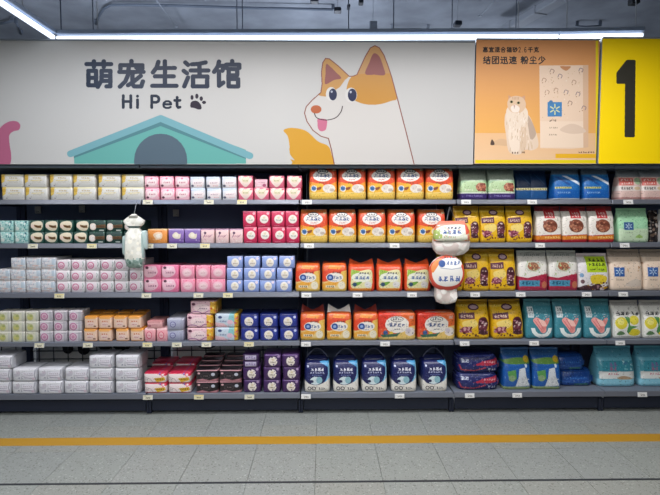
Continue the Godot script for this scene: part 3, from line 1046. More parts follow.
func kind(key: String) -> Node3D:
	if protos.has(key):
		return protos[key]
	var k: Array = KINDS[key]
	var w: float = k[4] / PXM * (1.035 if k[7] == "bag" else 1.0)
	var h: float = k[5] / PXM
	var d: float = k[6]
	var s := 6.0 if k[4] * k[5] > 500 else 7.0
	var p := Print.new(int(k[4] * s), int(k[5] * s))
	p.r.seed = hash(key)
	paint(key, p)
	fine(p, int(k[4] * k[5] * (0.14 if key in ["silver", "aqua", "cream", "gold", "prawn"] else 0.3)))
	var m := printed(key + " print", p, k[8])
	m.albedo_color = Color("fafafa") if key in ["silver", "navy", "aqua", "lemon", "prawn", "scarlet"] else Color("eaeaea")
	var o := Node3D.new()
	var sd := hash(key) % 1000
	match k[7]:
		"box":
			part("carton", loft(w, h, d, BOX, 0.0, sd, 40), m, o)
		"soft":
			part("wrapper", loft(w, h, d, SOFT, 0.003, sd, 36), m, o)
			part("end_seal", block(0.004, h * 0.8, d * 0.06, 0.001), m, o, Vector3(w * 0.5 - 0.001, h * 0.5, d * 0.3))
		"pad":
			part("wrapper", loft(w, h, d, STUFFED, 0.003, sd, 40), m, o)
			part("top_flap", block(w * 0.93, 0.006, d * 0.5, 0.002), m, o, Vector3(0, h + 0.002, 0))
		"stuffed":
			part("wrapper", loft(w, h, d, SOFT, 0.004, sd, 40), m, o)
			part("top_flap", block(w * 0.92, 0.006, d * 0.5, 0.002), m, o, Vector3(0, h + 0.002, 0))
		"bag":
			part("pouch", loft(w, h * 0.95, d, BAG, 0.006, sd, 40), m, o)
			var seal := sheet(18, 3, func(u, v): return Vector3((u - 0.5) * w * 0.985, h * (0.94 + 0.06 * v), 0.003 * sin(u * 13.0 + sd) + 0.0012 * cos(v * 9.4)), 0.003)
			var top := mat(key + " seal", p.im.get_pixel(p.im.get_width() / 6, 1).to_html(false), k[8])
			part("top_seal", seal, top, o)
		"fold":
			part("wrapper", loft(w, h, d, STUFFED, 0.004, sd, 40), m, o)
			var lift := 0.046 if key == "diaper" else 0.034
			var wing := sheet(20, 6, func(u, v): return Vector3((u - 0.5) * w * lerpf(0.95, 0.86, v), h * 0.985 + v * (0.012 + lift * absf(2 * u - 1) ** 1.3), d * 0.26 * (1 - v) + 0.004 * sin(u * 17)), 0.002)
			part("top_fold", wing, mat(key + " fold", "7c2e28" if key == "diaper" else "d8562c", 0.3), o)
		"carry":
			part("wrapper", loft(w, h, d, STUFFED, 0.004, sd, 40), m, o)
			var dark := mat("navy film", "1a2048", 0.25)
			part("gathered_top", loft(w * 0.86, 0.03, d * 0.6, [[0, 1, 1, 5], [0.4, 0.95, 0.8, 5], [1, 0.8, 0.3, 4]], 0.008, sd, 32), dark, o, Vector3(0, h - 0.002, 0))
			var arc := []
			for i in 13:
				var t := i / 12.0
				arc.append(Vector3((t - 0.5) * w * 0.86, h + 0.012 + 0.075 * (1 - absf(2 * t - 1) ** 1.7), 0.02))
			part("carry_handle", tube(arc, 0.0045), mat("grey strap", "4a5068", 0.35), o)
		"lying":
			part("pouch", loft(w, h, d, LYING, 0.008, sd, 40), m, o)
			part("end_seal", block(0.012, h * 0.35, d * 0.7, 0.002), m, o, Vector3(w * 0.5 - 0.002, h * 0.42, 0))
	protos[key] = o
	return o


# one product on its shelf: px is the middle of its front in the photograph
func one(key: String, tier: int, px: float, layer: float, label: String, z := -0.03, turn := 0.0, dy := 0.0) -> Node3D:
	var k: Array = KINDS[key]
	var o: Node3D = kind(key).duplicate()
	o.name = numbered(k[0])
	add_child(o)
	var d: float = k[6]
	var h: float = k[5] / PXM
	var y: float = shelf_y[tier] + layer * h + dy + 0.0006
	var front := at(px, 247.5 - (y - 1.3) * 130, z - (d * 0.22 if k[7] in ["bag", "fold", "pad", "stuffed", "carry"] else 0.0))
	o.position = Vector3(front.x, y, z - d / 2)
	last = o.name
	o.rotation.y = deg_to_rad(turn if turn else rng.randf_range(-1.2, 1.2))
	tag(o, label, k[1], k[3])
	if k[7] == "fold" and tier == 2 and key == "diaper":
		var wing: Node3D = o.get_node("top_fold")
		wing.scale.y = 0.3
		wing.position.y = h * 0.69
	if key == "diaper" and tier == 3 and absf(px - 339) < 1:
		(o.get_node("top_fold") as MeshInstance3D).material_override = mat("white fold", "e6ddd4", 0.35)
		o.get_node("top_fold").set_meta("label", "white top fold")
	if layer == 0:
		above.append([tier, front.x, k[2]])
	return o


# a run of products: layer by layer from the bottom, the middles of their fronts from left to right
func run(key: String, tier: int, layers: Array, z := -0.03, extra := "") -> void:
	var k: Array = KINDS[key]
	for j in layers.size():
		var xs: Array = layers[j]
		for i in xs.size():
			var s: String = k[2] + extra
			if xs.size() > 1:
				s += ", " + ORD[i]
			if layers.size() > 1:
				s += " in " + (["lower", "upper"][j] if layers.size() == 2 else ["lowest", "middle", "highest"][j]) + " layer"
			s += ", " + SHELF_NAMES[tier] + " shelf"
			one(key, tier, xs[i], j, s, z - rng.randf() * 0.006)


var last := ""


func stock() -> void:
	# top shelf
	run("gold", 0, [[13, 36.3, 61.5, 84.6, 109, 133.2], [12, 35.6, 61, 84, 109.5, 133]])
	run("pink", 0, [[152.4, 167.4, 182.2], [151.8, 166.6, 181.8]])
	run("ice", 0, [[197.8, 214, 229.2], [197.2, 213.4, 228.8]])
	run("rose", 0, [[245.6, 261.8, 277.4, 293.8]])
	for i in 3:
		one("rose", 0, [245.2, 276.8, 294.2][i], 1, "rose box with a white heart, upper layer, %s of three, top shelf" % ["left", "middle", "right"][i])
	one("mini", 0, 261, 0, "little pale pink box lying on a rose box, top shelf", -0.035, 0.0, 11.9 / PXM)
	run("pad", 0, [[323, 352, 381, 409.8, 438.6]])
	run("greenbag", 0, [[473.2, 501]], -0.04)
	run("darkblue", 0, [[523, 537.6]], -0.11)
	run("skyblue", 0, [[566, 595.4]], -0.05)
	run("saltpink", 0, [[628.6, 651.4]], -0.05)
	# second shelf
	run("teal", 1, [[6.6, 21.4], [6.4, 21]])
	run("forest", 1, [[36.6, 51, 66, 80.6], [37, 51.6, 66.4, 82.4]])
	run("forestlong", 1, [[96.8, 114.2, 132], [97.2, 114.8, 132.4]])
	run("amber", 1, [[157.2]])
	run("violet", 1, [[176, 192.4]])
	run("blush", 1, [[207.6, 222, 236.2]])
	run("crimson", 1, [[250.6, 264.6, 278.8, 292.8], [249.6, 263.6, 277.8, 292]])
	run("pad", 1, [[314, 342.4, 371.6, 400.8, 431]])
	run("yellow", 1, [[466.4, 492.4, 519]], -0.04)
	run("kibble", 1, [[548, 574, 600.4]], -0.04)
	run("mint", 1, [[632.4]], -0.04)
	run("clear", 1, [[653]], -0.1)
	run("paper", 1, [[664.6]], -0.06)
	# middle shelf
	run("mist", 2, [[3.2, 18.2, 33.2, 48.2], [2.8, 17.8, 33, 48.4]])
	for i in 3:
		one("mist", 2, [18.2, 33.4, 48.4][i], 2, "white box with blue misty print, topmost layer, %s of three" % ["left", "middle", "right"][i])
	run("swirl", 2, [[63.6, 78, 92.4, 107, 121.4, 135.8], [63, 77.8, 92.2, 106.6, 121.2, 136], [63.8, 78.4, 92.8, 107.6, 122, 136.2]])
	run("candy", 2, [[152.4, 170.4], [152, 170.2]])
	run("candyplain", 2, [[187.6, 203, 217.8], [187.2, 203, 218]])
	run("sky", 2, [[234.4, 251.4, 267.6, 283.8], [234.6, 251.8, 267.8, 284.4], [235, 252.2, 269.6, 287]])
	run("diaper", 2, [[308, 334.4]])
	run("lime", 2, [[361.2, 389, 416.8]])
	run("yellow", 2, [[449.6]], -0.04)
	run("yellowtall", 2, [[475.6, 501.8]], -0.04)
	run("stew", 2, [[532, 562]], -0.04)
	run("chart", 2, [[592.2]], -0.04)
	run("cream", 2, [[624.6, 657.6]], -0.04)
	# fourth shelf
	run("olive", 3, [[4.4, 18.2, 32], [4.6, 18.2, 32.2], [4, 18, 32]])
	run("lilac", 3, [[46.4, 60.4, 75], [46, 60.2, 75.2], [46.2, 60.6, 75.4]])
	run("peach", 3, [[90.4, 104.8, 122.2, 136.8], [90.8, 105.2, 120, 134.4]])
	for i in 4:
		one("peach", 3, [93, 107, 123.4, 139.2][i], 1, "peach pack with orange top, %s of the back row, fourth shelf" % ORD[i], -0.19)
		one("peach", 3, [93, 107, 123.4, 138.4][i], 0, "peach pack with orange top, %s below the back row, fourth shelf" % ORD[i], -0.19)
	run("coral", 3, [[150, 162]])
	one("slab", 3, 154.4, 0, "flat pink box lying on the coral boxes", -0.035, 0.0, 12.9 / PXM)
	run("slate", 3, [[175.6], [175]])
	run("ribbon", 3, [[199.8], [199.4], [203.4]])
	run("pastel", 3, [[226.2], [226.6]])
	run("royal", 3, [[249.6, 269, 288.6], [249.4, 268.8, 288.4]])
	run("diaper", 3, [[312.8, 339, 365.6]])
	run("wide", 3, [[396.2, 435.2]])
	run("yellowfat", 3, [[472.6, 506.6]], -0.05)
	get_node("%s" % last).rotation.z = deg_to_rad(1.6)
	run("prawn", 3, [[538.2, 567, 596]], -0.05)
	run("lemon", 3, [[625.4, 655]], -0.05)
	# bottom shelf
	run("silver", 4, [[-1.6, 24, 50.4, 76.2, 101, 127.4], [-1.2, 24.4, 50, 76.8, 101.2, 127]], -0.006)
	for i in 3:
		one("silver", 4, [0, 101, 127.4][i], 2, "silver white pack topping %s, bottom shelf" % ["the stack at the left edge", "the second stack from the scarlet packs", "the stack beside the scarlet packs"][i], -0.006)
	run("scarlet", 4, [[155.4, 179.4], [155, 179]], -0.012)
	for i in 2:
		one("scarlet", 4, [162, 186][i], 1.0, "flat scarlet pack in the back row, %s one, bottom shelf" % ["left", "right"][i], -0.28)
	run("black", 4, [[207, 230.4], [206.8, 230.2]], -0.012)
	for i in 2:
		for j in 3:
			one("black", 4, [209.4, 232.4][i] + j * 2.2, 1, "black pack with pink edge, %s column, %s row back, bottom shelf" % [["left", "right"][i], ["second", "third", "fourth"][j]], -0.145 - j * 0.104, 0.0, 0.002 + j * 0.009)
	run("plum", 4, [[252, 272, 290.8], [251.6, 271.8, 291.2]], -0.012)
	for i in 2:
		one("plum", 4, [272.4, 290.6][i], 2, "deep purple pack with white disc, %s of two in the topmost layer" % ["left", "right"][i], -0.012)
		one("plumsmall", 4, 250.8, 0, "thin purple pack with lilac labels, %s of two stacked" % ["lower", "upper"][i], -0.012, 0.0, (26.2 + 6.7 * i) / PXM)
	run("navy", 4, [[317.2, 345.6, 374, 403.4, 433.6]], -0.01)
	run("sachet", 4, [[478.4], [478.6]], -0.04)
	run("rabbit", 4, [[515.4, 545]], -0.05)
	run("cobalt", 4, [[577]], -0.12)
	one("cobalttop", 4, 571, 0, "cobalt blue bag folded over the slumped one, bottom shelf", -0.13, 0.0, 17.0 / PXM)
	run("aqua", 4, [[614, 655]], -0.1)


# ------------------------------------------------------------------ light
const LAMP_Y := 2.93


func lamp(called: String, a: Vector3, b: Vector3, energy: float, tint: String, label: String, hung := true, skip := 0.0) -> void:
	# a hanging LED tube: housing, glowing diffuser, two hangers, and the light it sheds just below the diffuser
	var o := thing(called, (a + b) / 2, label, "lamp", "tube lamps over the aisle")
	var l := a.distance_to(b)
	var dir := (b - a).normalized()
	o.basis = Basis(dir, Vector3.UP, dir.cross(Vector3.UP)).orthonormalized()
	var glow := mat("tube glow " + tint, "ffffff", 0.4)
	glow.emission_enabled = true
	glow.emission = Color(tint)
	glow.emission_energy_multiplier = 0.8
	var t := part("diffuser_tube", tube([Vector3(-l / 2, 0, 0), Vector3(0, 0, 0), Vector3(l / 2, 0, 0)], 0.019, 12), glow, o)
	part("lamp_housing", block(l + 0.02, 0.03, 0.05, 0.004), mat("lamp housing", "98a6bd", 0.5, 0.2), o, Vector3(0, 0.042, 0))
	if hung:
		for x in [-0.42, 0.42]:
			part("hanger_wire", tube([Vector3(x * l, 0.05, 0), Vector3(x * l, 4.78 - a.y, 0)], 0.003, 6), mat("hanger", "a8adb4", 0.4, 0.5), o)
	var s := AreaLight3D.new()
	s.name = called + "_light"
	s.area_size = Vector2(l - skip, 0.05)
	s.area_normalize_energy = true
	s.light_color = Color(tint)
	s.light_energy = energy
	s.shadow_enabled = true
	s.area_range = 14.0
	s.area_attenuation = 2.0
	s.rotation_degrees.x = -90
	s.position = Vector3(skip / 2, -0.028, 0)
	o.add_child(s)


func lamps() -> void:
	var z := 0.0
	var left := at(55, 38.6, z)
	var mid := at(557.6, 36.8, z)
	var right := at(642, 35.4, z)
	lamp("tube_lamp", left + Vector3(0.02, 0, 0), mid, 0.5, "e8f2ff", "long white tube lamp running along the top of the white dog banner")
	lamp("tube_lamp", mid + Vector3(0.02, 0, 0), right, 0.1, "e8f2ff", "short white tube lamp above the orange poster and yellow panel")
	lamp("tube_lamp", Vector3(left.x, left.y, 0.03), Vector3(left.x, left.y, 4.6), 1.5, "dceaff", "bluish white tube lamp running out over the aisle at upper left", true, 0.6)
	# the rest of the lamp grid over the aisle, behind and beside the camera
	var n := 0
	lamp("tube_lamp", Vector3(-1.94, 2.95, 1.0), Vector3(2.3, 2.95, 1.0), 4.6, "fcfaff", "tube lamp over the aisle out of view, level with the banner's top")
	for x in [-3.3, -0.5, 1.0, 2.6]:
		lamp("tube_lamp", Vector3(x, 2.95, 1.3), Vector3(x, 2.95, 8.7), [3.4, 3.9, 2.6, 1.7][n], "fdfaf8", "tube lamp over the aisle out of view, %s of four" % ["leftmost", "second", "third", "rightmost"][n])
		n += 1
	for k in 3:                                # the next aisles, behind the shelving
		lamp("tube_lamp", Vector3(-7, 2.95, -2.2 - k * 2.2), Vector3(7, 2.95, -2.2 - k * 2.2), 3.0, "e8eefa", "tube lamp over the aisle behind, %s of three" % ["nearest", "middle", "farthest"][k])
		var up := OmniLight3D.new()
		up.name = "back_aisle_light"
		up.position = Vector3(-3 + 3 * k, 3.1, -2.4 - k * 1.6)
		up.light_energy = [2.0, 1.5, 0.9][k]
		up.light_color = Color("dfe8fa")
		up.light_size = 0.3
		up.omni_range = 14
		up.omni_attenuation = 2.0
		up.shadow_enabled = true
		add_child(up, true)


# ------------------------------------------------------------------ the room
func room() -> void:
	var plaster := mat("painted wall", "b4b6b8", 0.9)
	var concrete := mat("ceiling concrete", "a4abb5", 0.95)
	var nz := FastNoiseLite.new()
	nz.frequency = 0.02
	nz.fractal_octaves = 4
	var nt := NoiseTexture2D.new()
	nt.noise = nz
	nt.width = 256
	nt.height = 256
	nt.seamless = true
	var ramp := Gradient.new()
	ramp.set_color(0, Color(0.82, 0.82, 0.82))
	ramp.set_color(1, Color(1, 1, 1))
	nt.color_ramp = ramp
	concrete.albedo_texture = nt
	concrete.uv1_triplanar = true
	concrete.uv1_world_triplanar = true
	concrete.uv1_scale = Vector3(0.25, 0.25, 0.25)
	var floor_ := struct("floor", block(18.4, 0.2, 18.4, 0.01), mat("floor bed", "5a5b58", 0.8), Vector3(0, -0.1085, 0))
	struct("ceiling", block(18.4, 0.2, 18.4, 0.01), concrete, Vector3(0, 4.9, 0))
	struct("wall_back", block(18.4, 4.9, 0.2, 0.01), plaster, Vector3(0, 2.4, -9.1))
	struct("wall_front", block(18.4, 4.9, 0.2, 0.01), plaster, Vector3(0, 2.4, 9.1))
	struct("wall_left", block(0.2, 4.9, 18.4, 0.01), plaster, Vector3(-9.1, 2.4, 0))
	struct("wall_right", block(0.2, 4.9, 18.4, 0.01), plaster, Vector3(9.1, 2.4, 0))
	# speckled vinyl tiles, 40 cm square
	var p := Print.new(768, 768)
	p.fill("8d918c")
	p.dots(0, 0, 100, 100, 2600, 0.42, ["747873", "9fa39e", "7c8079", "6a6d68", "a5a9a3", "787c77"])
	p.dots(0, 0, 100, 100, 1000, 0.26, ["4c4c47", "6a665c", "74746e"])
	p.dots(0, 0, 100, 100, 3200, 0.17, ["6e716b", "757872", "656862", "9ea29c"])
	var tx := texture(p)
	var tones := []
	for k in 4:
		var m := mat("vinyl tile %d" % k, ["ffffff", "fcfdfc", "fefcf9", "fafbfc"][k], 0.42)
		m.albedo_texture = tx
		m.uv1_triplanar = true
		m.uv1_world_triplanar = true
		m.uv1_scale = Vector3.ONE * 0.9
		tones.append(m)
	var tm := block(0.3979, 0.008, 0.3979, 0.0006)
	for i in range(-8, 9):
		for j in range(-2, 9):
			var x := 0.4 * i + 0.15
			part("floor_tile", tm, tones[rng.randi() % 4], floor_, Vector3(x, 0.1045, 0.38 + 0.4 * j))
	part("yellow_floor_line", block(6.8, 0.0012, 0.118, 0.0004), mat("floor paint", "b0841f", 0.45), floor_, Vector3(0, 0.1091, 0.43))
	part("dark_inlay_strip", block(6.8, 0.0012, 0.02, 0.0003), mat("inlay", "2c2f33", 0.5), floor_, Vector3(0, 0.1091, 0.98))


func ceiling_fittings() -> void:
	var pipe := mat("dark conduit", "6a7482", 0.6)
	var pale := mat("pale conduit", "98a0aa", 0.5)
	var runs := [
		[[[96, 24], [99, 16], [104, 8.5], [111, 5], [140, 5], [190, 6], [250, 8], [333, 9.5]], pipe, "conduit_pipe", "long dark conduit bending down at its left end under the ceiling", 0.02],
		[[[-6, 25], [4, 23], [12, 21]], pipe, "conduit_pipe", "short conduit at the left edge under the tube lamp", 0.02],
		[[[16, 23], [19, 27], [21, 34]], pipe, "conduit_pipe", "short steep conduit below the bluish tube lamp", 0.018],
		[[[154, -3], [165, 12], [176, 27]], pale, "slanting_cable", "thin pale cable slanting across the long dark conduit", 0.008],
		[[[480, 16], [488, 8], [497, -3]], pale, "slanting_cable", "thin pale cable slanting up above the orange poster", 0.008],
		[[[392, 29], [410, 29], [428, 29.2]], pale, "conduit_pipe", "short level pale conduit above the dog's right ear", 0.012],
		[[[577, 26], [586, 26.4], [600, 25.6]], pipe, "conduit_pipe", "short level conduit above the short tube lamp", 0.012],
	]
	for r in runs:
		var pts := []
		for q in r[0]:
			pts.append(at_height(q[0], q[1], 4.72 if r[2] == "conduit_pipe" else 4.64))
		var mid: Vector3 = pts[pts.size() / 2]
		for i in pts.size():
			pts[i] -= mid
		var o := thing(r[2], mid, r[3], "pipe" if r[2] == "conduit_pipe" else "cable")
		part("pipe_run", tube(pts, r[4], 8), r[1], o)
		for i in [0, pts.size() - 1]:
			part("pipe_clip", block(0.05, 0.08 if r[2] == "conduit_pipe" else 0.02, 0.03, 0.004), r[1], o, pts[i] + Vector3(0, 0.036 if r[2] == "conduit_pipe" else 0.0, 0))
	var rods := [[61, "ceiling rod nearest the corner of the two tube lamps", 0.0072], [93, "ceiling rod beside the bend of the long conduit", 0.0054], [237, "left of two close ceiling rods above the banner lettering", 0.0054], [242.4, "right of two close ceiling rods above the banner lettering", 0.0054], [393.6, "ceiling rod above the dog's right ear", 0.0060], [348.6, "ceiling rod beside the small dark boxes", 0.0060], [452, "ceiling rod left of the orange poster", 0.0048], [516, "ceiling rod beside the slanting grey duct", 0.0048]]
	for r in rods:
		var top := at(r[0], 20, -1.5)
		var o := thing("hanging_rod", Vector3(top.x, 2.7, -1.5), r[1], "rod")
		part("rod", tube([Vector3.ZERO, Vector3(0, 1.05, 0), Vector3(0, 2.09, 0)], r[2], 8), pipe, o)
		part("ceiling_plate", block(0.03, 0.012, 0.03, 0.003), pipe, o, Vector3(0, 2.088, 0))
	var boxes := [
		[361, 1.6, 4.4, 5, "343b46", "dark box at the top edge above the dog's head"], [337.6, 10.4, 7, 3.6, "3e4652", "dark box at the right end of the long conduit"],
		[348.6, 7, 3, 3, "3e4652", "tiny dark box on the rod beside the conduit end"], [373, 27, 7.4, 9, "aeb8c6", "pale box just above the tube lamp over the dog"],
		[457.6, 24, 7, 4.2, "38414e", "dark box above the gap between banner and poster"], [314.4, 1, 8, 3.4, "3c444f", "flat dark fitting at the top edge left of centre"],
		[634, 1.4, 8, 6, "22282c", "black speaker hanging at the upper right corner"],
	]
	for b in boxes:
		var c := at(b[0], b[1], -1.9)
		var w: float = b[2] * 5.7 / 496
		var h: float = b[3] * 5.7 / 496
		var o := thing("junction_box", c, b[5], "box" if b[0] < 600 else "speaker")
		part("housing", block(w, h, 0.1, 0.008), mat("box " + b[4], b[4], 0.6), o)
		part("mounting_stem", tube([Vector3(0, h / 2, 0), Vector3(0, 4.79 - c.y, 0)], 0.0025, 6), pale, o)
	var a := at_height(503, 32, 4.6)
	var e := at_height(570, -7, 4.6)
	var duct := thing("ceiling_duct", (a + e) / 2, "pale grey square duct slanting across the ceiling above the orange poster", "duct")
	var dir := (e - a).normalized()
	duct.basis = Basis(dir, Vector3.UP, dir.cross(Vector3.UP)).orthonormalized()
	part("duct_body", block(a.distance_to(e), 0.1, 0.2, 0.01), mat("duct metal", "a4aab2", 0.5), duct)
	for k in [-0.3, 0.1]:
		part("duct_flange", block(0.04, 0.12, 0.22, 0.005), mat("duct metal", "a4aab2", 0.5), duct, Vector3(k * a.distance_to(e), 0, 0))


# ------------------------------------------------------------------ shelving
func shelving() -> void:
	var navy := mat("navy steel", "263250", 0.6, 0.1)
	var back := mat("back panel", "5a6684", 0.8)
	var rail := mat("rail metal", "7d818b", 0.3, 0.5)
	var board := mat("shelf board", "6c7480", 0.5, 0.1)
	var wire := mat("grid wire", "3a3e46", 0.5, 0.3)
	var pale := mat("pale board", "ececea", 0.8)
	var x0 := at(300, 295).x
	for n in range(-1, 5):
		var xa := x0 + 1.2 * (n - 2)
		var o := thing("shelving_bay", Vector3(xa + 0.6, 0, 0), "empty end bay of dark shelving beyond the left edge" if n < 0 else ["dark shelving bay at the left edge with silver packs at its base", "dark shelving bay with scarlet, black and purple packs at its base", "dark shelving bay of orange packs with navy diaper bags at its base", "dark shelving bay with yellow dog food bags in its upper shelves", "dark shelving bay at the right edge with aqua sacks at its base"][n], "shelving", "shelving bays")
		for e in [-1, 1]:
			part("upright", block(0.038, 1.95, 0.05, 0.004), navy, o, Vector3(0.5805 * e, 0.976, -0.5))
			part("base_foot", block(0.018, 0.105, 0.4, 0.004), mat("kick steel", "1a2236", 0.6), o, Vector3(0.5905 * e, 0.0535, -0.25))
		part("kick_plate", block(1.15, 0.09, 0.012, 0.003), mat("kick steel", "1a2236", 0.6), o, Vector3(0.0, 0.068, -0.062))
		var low: float = shelf_y[3] - 0.05 if n < 2 else 0.14
		part("back_panel", block(1.12, 1.95 - low, 0.012, 0.003), back, o, Vector3(0, (1.95 + low) / 2, -0.5))
		if n < 2:
			var pb := part("rear_board", block(1.12, low - 0.14, 0.01, 0.002), pale, o, Vector3(0, (low + 0.14) / 2, -0.56))
			for k in 9:
				part("grid_wire", tube([Vector3(-0.5 + k * 0.125, -0.2, 0.06), Vector3(-0.5 + k * 0.125, 0.2, 0.06)], 0.0045, 6), wire, pb)
			for k in 5:
				part("grid_wire", tube([Vector3(-0.56, -0.16 + k * 0.07, 0.066), Vector3(0.56, -0.16 + k * 0.07, 0.066)], 0.0045, 6), wire, pb)
		for s in 5:
			var b := part("shelf_board", block(1.19, 0.024, 0.455, 0.003), board, o, Vector3(0, shelf_y[s] - 0.012, -0.24))
			var r: float = rail_h[s]
			var pr := part("price_rail", block(1.192, r, 0.012, 0.003), rail, b, Vector3(0, 0.0125 - r / 2, 0.2365))
			pr.rotation_degrees.x = -12
			for t in [-0.57, 0.57]:
				part("shelf_bracket", block(0.008, 0.02, 0.4, 0.002), navy, b, Vector3(t, -0.0225, -0.02))
		var y := at(330, 166.7).y
		part("top_canopy", block(1.192, 0.022, 0.5, 0.003), mat("canopy steel", "5a6672", 0.5, 0.2), o, Vector3(0, y, -0.23))
	var spots := [[68, 353.5, 11], [84, 354.6, 12], [105, 350.2, 14], [122, 350.6, 18], [207, 348.6, 22]]
	for i in 5:
		var q: Array = spots[i]
		var c := at(q[0], q[1], -0.53)
		var w: float = q[2] * 4.3 / 496
		var o := thing("hanging_pouch", c, "black rounded pouch hanging behind the wire grid, %s" % ORD[i], "pouch", "pouches behind the wire grid")
		part("pouch_body", loft(w, 0.2, 0.03, [[0, 0.3, 0.5, 2.5], [0.06, 0.7, 0.8, 2.5], [0.16, 0.95, 1, 3], [0.4, 1, 1, 4], [1, 1, 1, 4]], 0.0, i, 24), mat("black pouch", "15171c", 0.5), o)
		part("pouch_header", block(w * 0.7, 0.03, 0.006, 0.001), mat("black pouch", "15171c", 0.5), o, Vector3(0, 0.21, 0))


func shelf_clips() -> void:
	# pale plastic clips left on the back panels above the goods
	var spots := [[38, 210, "pale plastic clip on the back panel above short green boxes"], [82, 209, "pale plastic clip on the back panel above long green boxes"], [176, 213, "pale plastic clip on the back panel above the violet boxes"]]
	for q in spots:
		var c := at(q[0], q[1], -0.47)
		var o := thing("shelf_clip", c, q[2], "clip", "clips on the back panel")
		part("clip_plate", block(0.05, 0.06, 0.012, 0.003), mat("clip plastic", "b9bab8", 0.5), o)
		part("clip_prong", tube([Vector3(0.01, -0.01, 0), Vector3(0.01, -0.02, 0.04), Vector3(0.01, 0.0, 0.06)], 0.005, 6), mat("clip plastic", "b9bab8", 0.5), o)


func price_tags() -> void:
	var spots := [[148, 209, 242, 307, 466, 532, 628], [33, 92, 148.5, 172, 205, 309, 394.5, 540, 624.5], [59.5, 146.5, 198.5, 228, 306.5, 357.5, 412, 475, 520.5, 586.5, 623], [39.5, 88, 147.5, 177, 206.5, 249, 306, 385, 464.5, 534, 620], [148, 199, 249.5, 306, 399.5, 469.5, 517, 642]]
	var cards := []
	for k in 3:
		var p := Print.new(120, 60)
		p.r.seed = k
		p.fill(["cfcbb4", "d4d4d0", "d0c8a0"][k])
		p.rect(0, 0, 100, 16, ["c8c29a", "e4e4e0", "d8c46c"][k])
		p.marks(24, 36, 78, 80, [4, 4, 3][k], "1c1c1a")
		p.marks(6, 20, 40, 30, 5, "7a786c")
		cards.append(printed("price card %d" % k, p, 0.4))
	var holder := mat("tag holder", "c4c8cc", 0.25)
	for s in 5:
		for i in spots[s].size():
			var c := at(spots[s][i], 247.5, 0.012)
			var y: float = shelf_y[s] - rail_h[s] * 0.52
			c = at(spots[s][i], 247.5 - (y - 1.3) * 130, 0.012)
			var best := ""
			var d := 1e9
			for a in above:
				if a[0] == s and absf(a[1] - c.x) < d:
					d = absf(a[1] - c.x)
					best = a[2]
			var o := thing("price_tag", Vector3(c.x, y, 0.0155), "price tag, %s on the %s shelf's rail" % [ORD[i], SHELF_NAMES[s]], "price tag", "price tags on the shelf rails")
			o.rotation_degrees.x = -12
			var w := 0.07
			part("tag_holder", block(w + 0.006, 0.036, 0.003, 0.001), holder, o)
			part("price_card", block(w, 0.032, 0.002, 0.0005), cards[1 if spots[s][i] > 300 else ([0, 0, 2][(i + s) % 3])], o, Vector3(0, 0, 0.0022))


# ------------------------------------------------------------------ the printed fascia over the shelves
func fascia() -> void:
	var z := 0.05
	var edge := mat("fascia edge", "7c848c", 0.5)
	panel("fascia_banner", 1908, 502, -30, 474.4, 40.2, 164.6, z, "long white banner with a dog, a teal kennel roof and dark lettering", "banner", 0.34, dog_banner)
	panel("fascia_poster", 976, 1000, 475.2, 598.2, 38.8, 164.0, z, "orange poster of a sitting cat beside a cream litter bag", "poster", 0.4, litter_poster)
	panel("aisle_number_panel", 512, 1000, 600.4, 690, 37.4, 163.8, z + 0.012, "yellow aisle panel with a large black number 1", "sign", 0.4, number_print)


func number_print(y: Print) -> void:
	y.fill("f2d00c")
	y.poly([627.4, 59.6, 634.6, 59.6, 635.6, 60.6, 634.8, 136.4, 633.8, 137.4, 625.4, 137.4, 624.4, 136.4, 624.9, 83.8, 617.2, 83.8, 616.2, 82.8, 616.2, 73.0, 617, 71.6, 626, 60.2], "34322a")


func panel(called: String, wide: int, high: int, x0: float, x1: float, y0: float, y1: float, z: float, label: String, category: String, rough: float, draw: Callable) -> void:
	var a := at(x0, (y0 + y1) / 2, z)
	var b := at(x1, (y0 + y1) / 2, z)
	var top := at((x0 + x1) / 2, y0, z).y
	var low := at((x0 + x1) / 2, y1, z).y
	var o := thing(called, Vector3((a.x + b.x) / 2, low, z), label, category)
	var w := b.x - a.x
	var h := top - low
	part("light_box", block(w, h, 0.1, 0.004), mat("fascia edge", "7c848c", 0.5), o, Vector3(0, h / 2, -0.054))
	var p := Print.new(wide, high, x0, y0, x1, y1)
	p.warp = func(x: float, y: float) -> Vector2:
		var q := at(x, y, z)
		return Vector2((q.x - a.x) / w * wide, (top - q.y) / h * high)
	draw.call(p)
	var m := printed(called + " print", p, rough)
	m.metallic_specular = 0.3
	m.albedo_color = Color({"banner": "c6c9cb", "poster": "e4e4e4", "sign": "ffffff"}[category])
	part("printed_face", block(w - 0.004, h - 0.004, 0.004, 0.0005), m, o, Vector3(0, h / 2, -0.002))
	part("edge_trim", block(w, 0.012, 0.012, 0.002), mat("fascia edge", "7c848c", 0.5), o, Vector3(0, h - 0.004, 0.001))


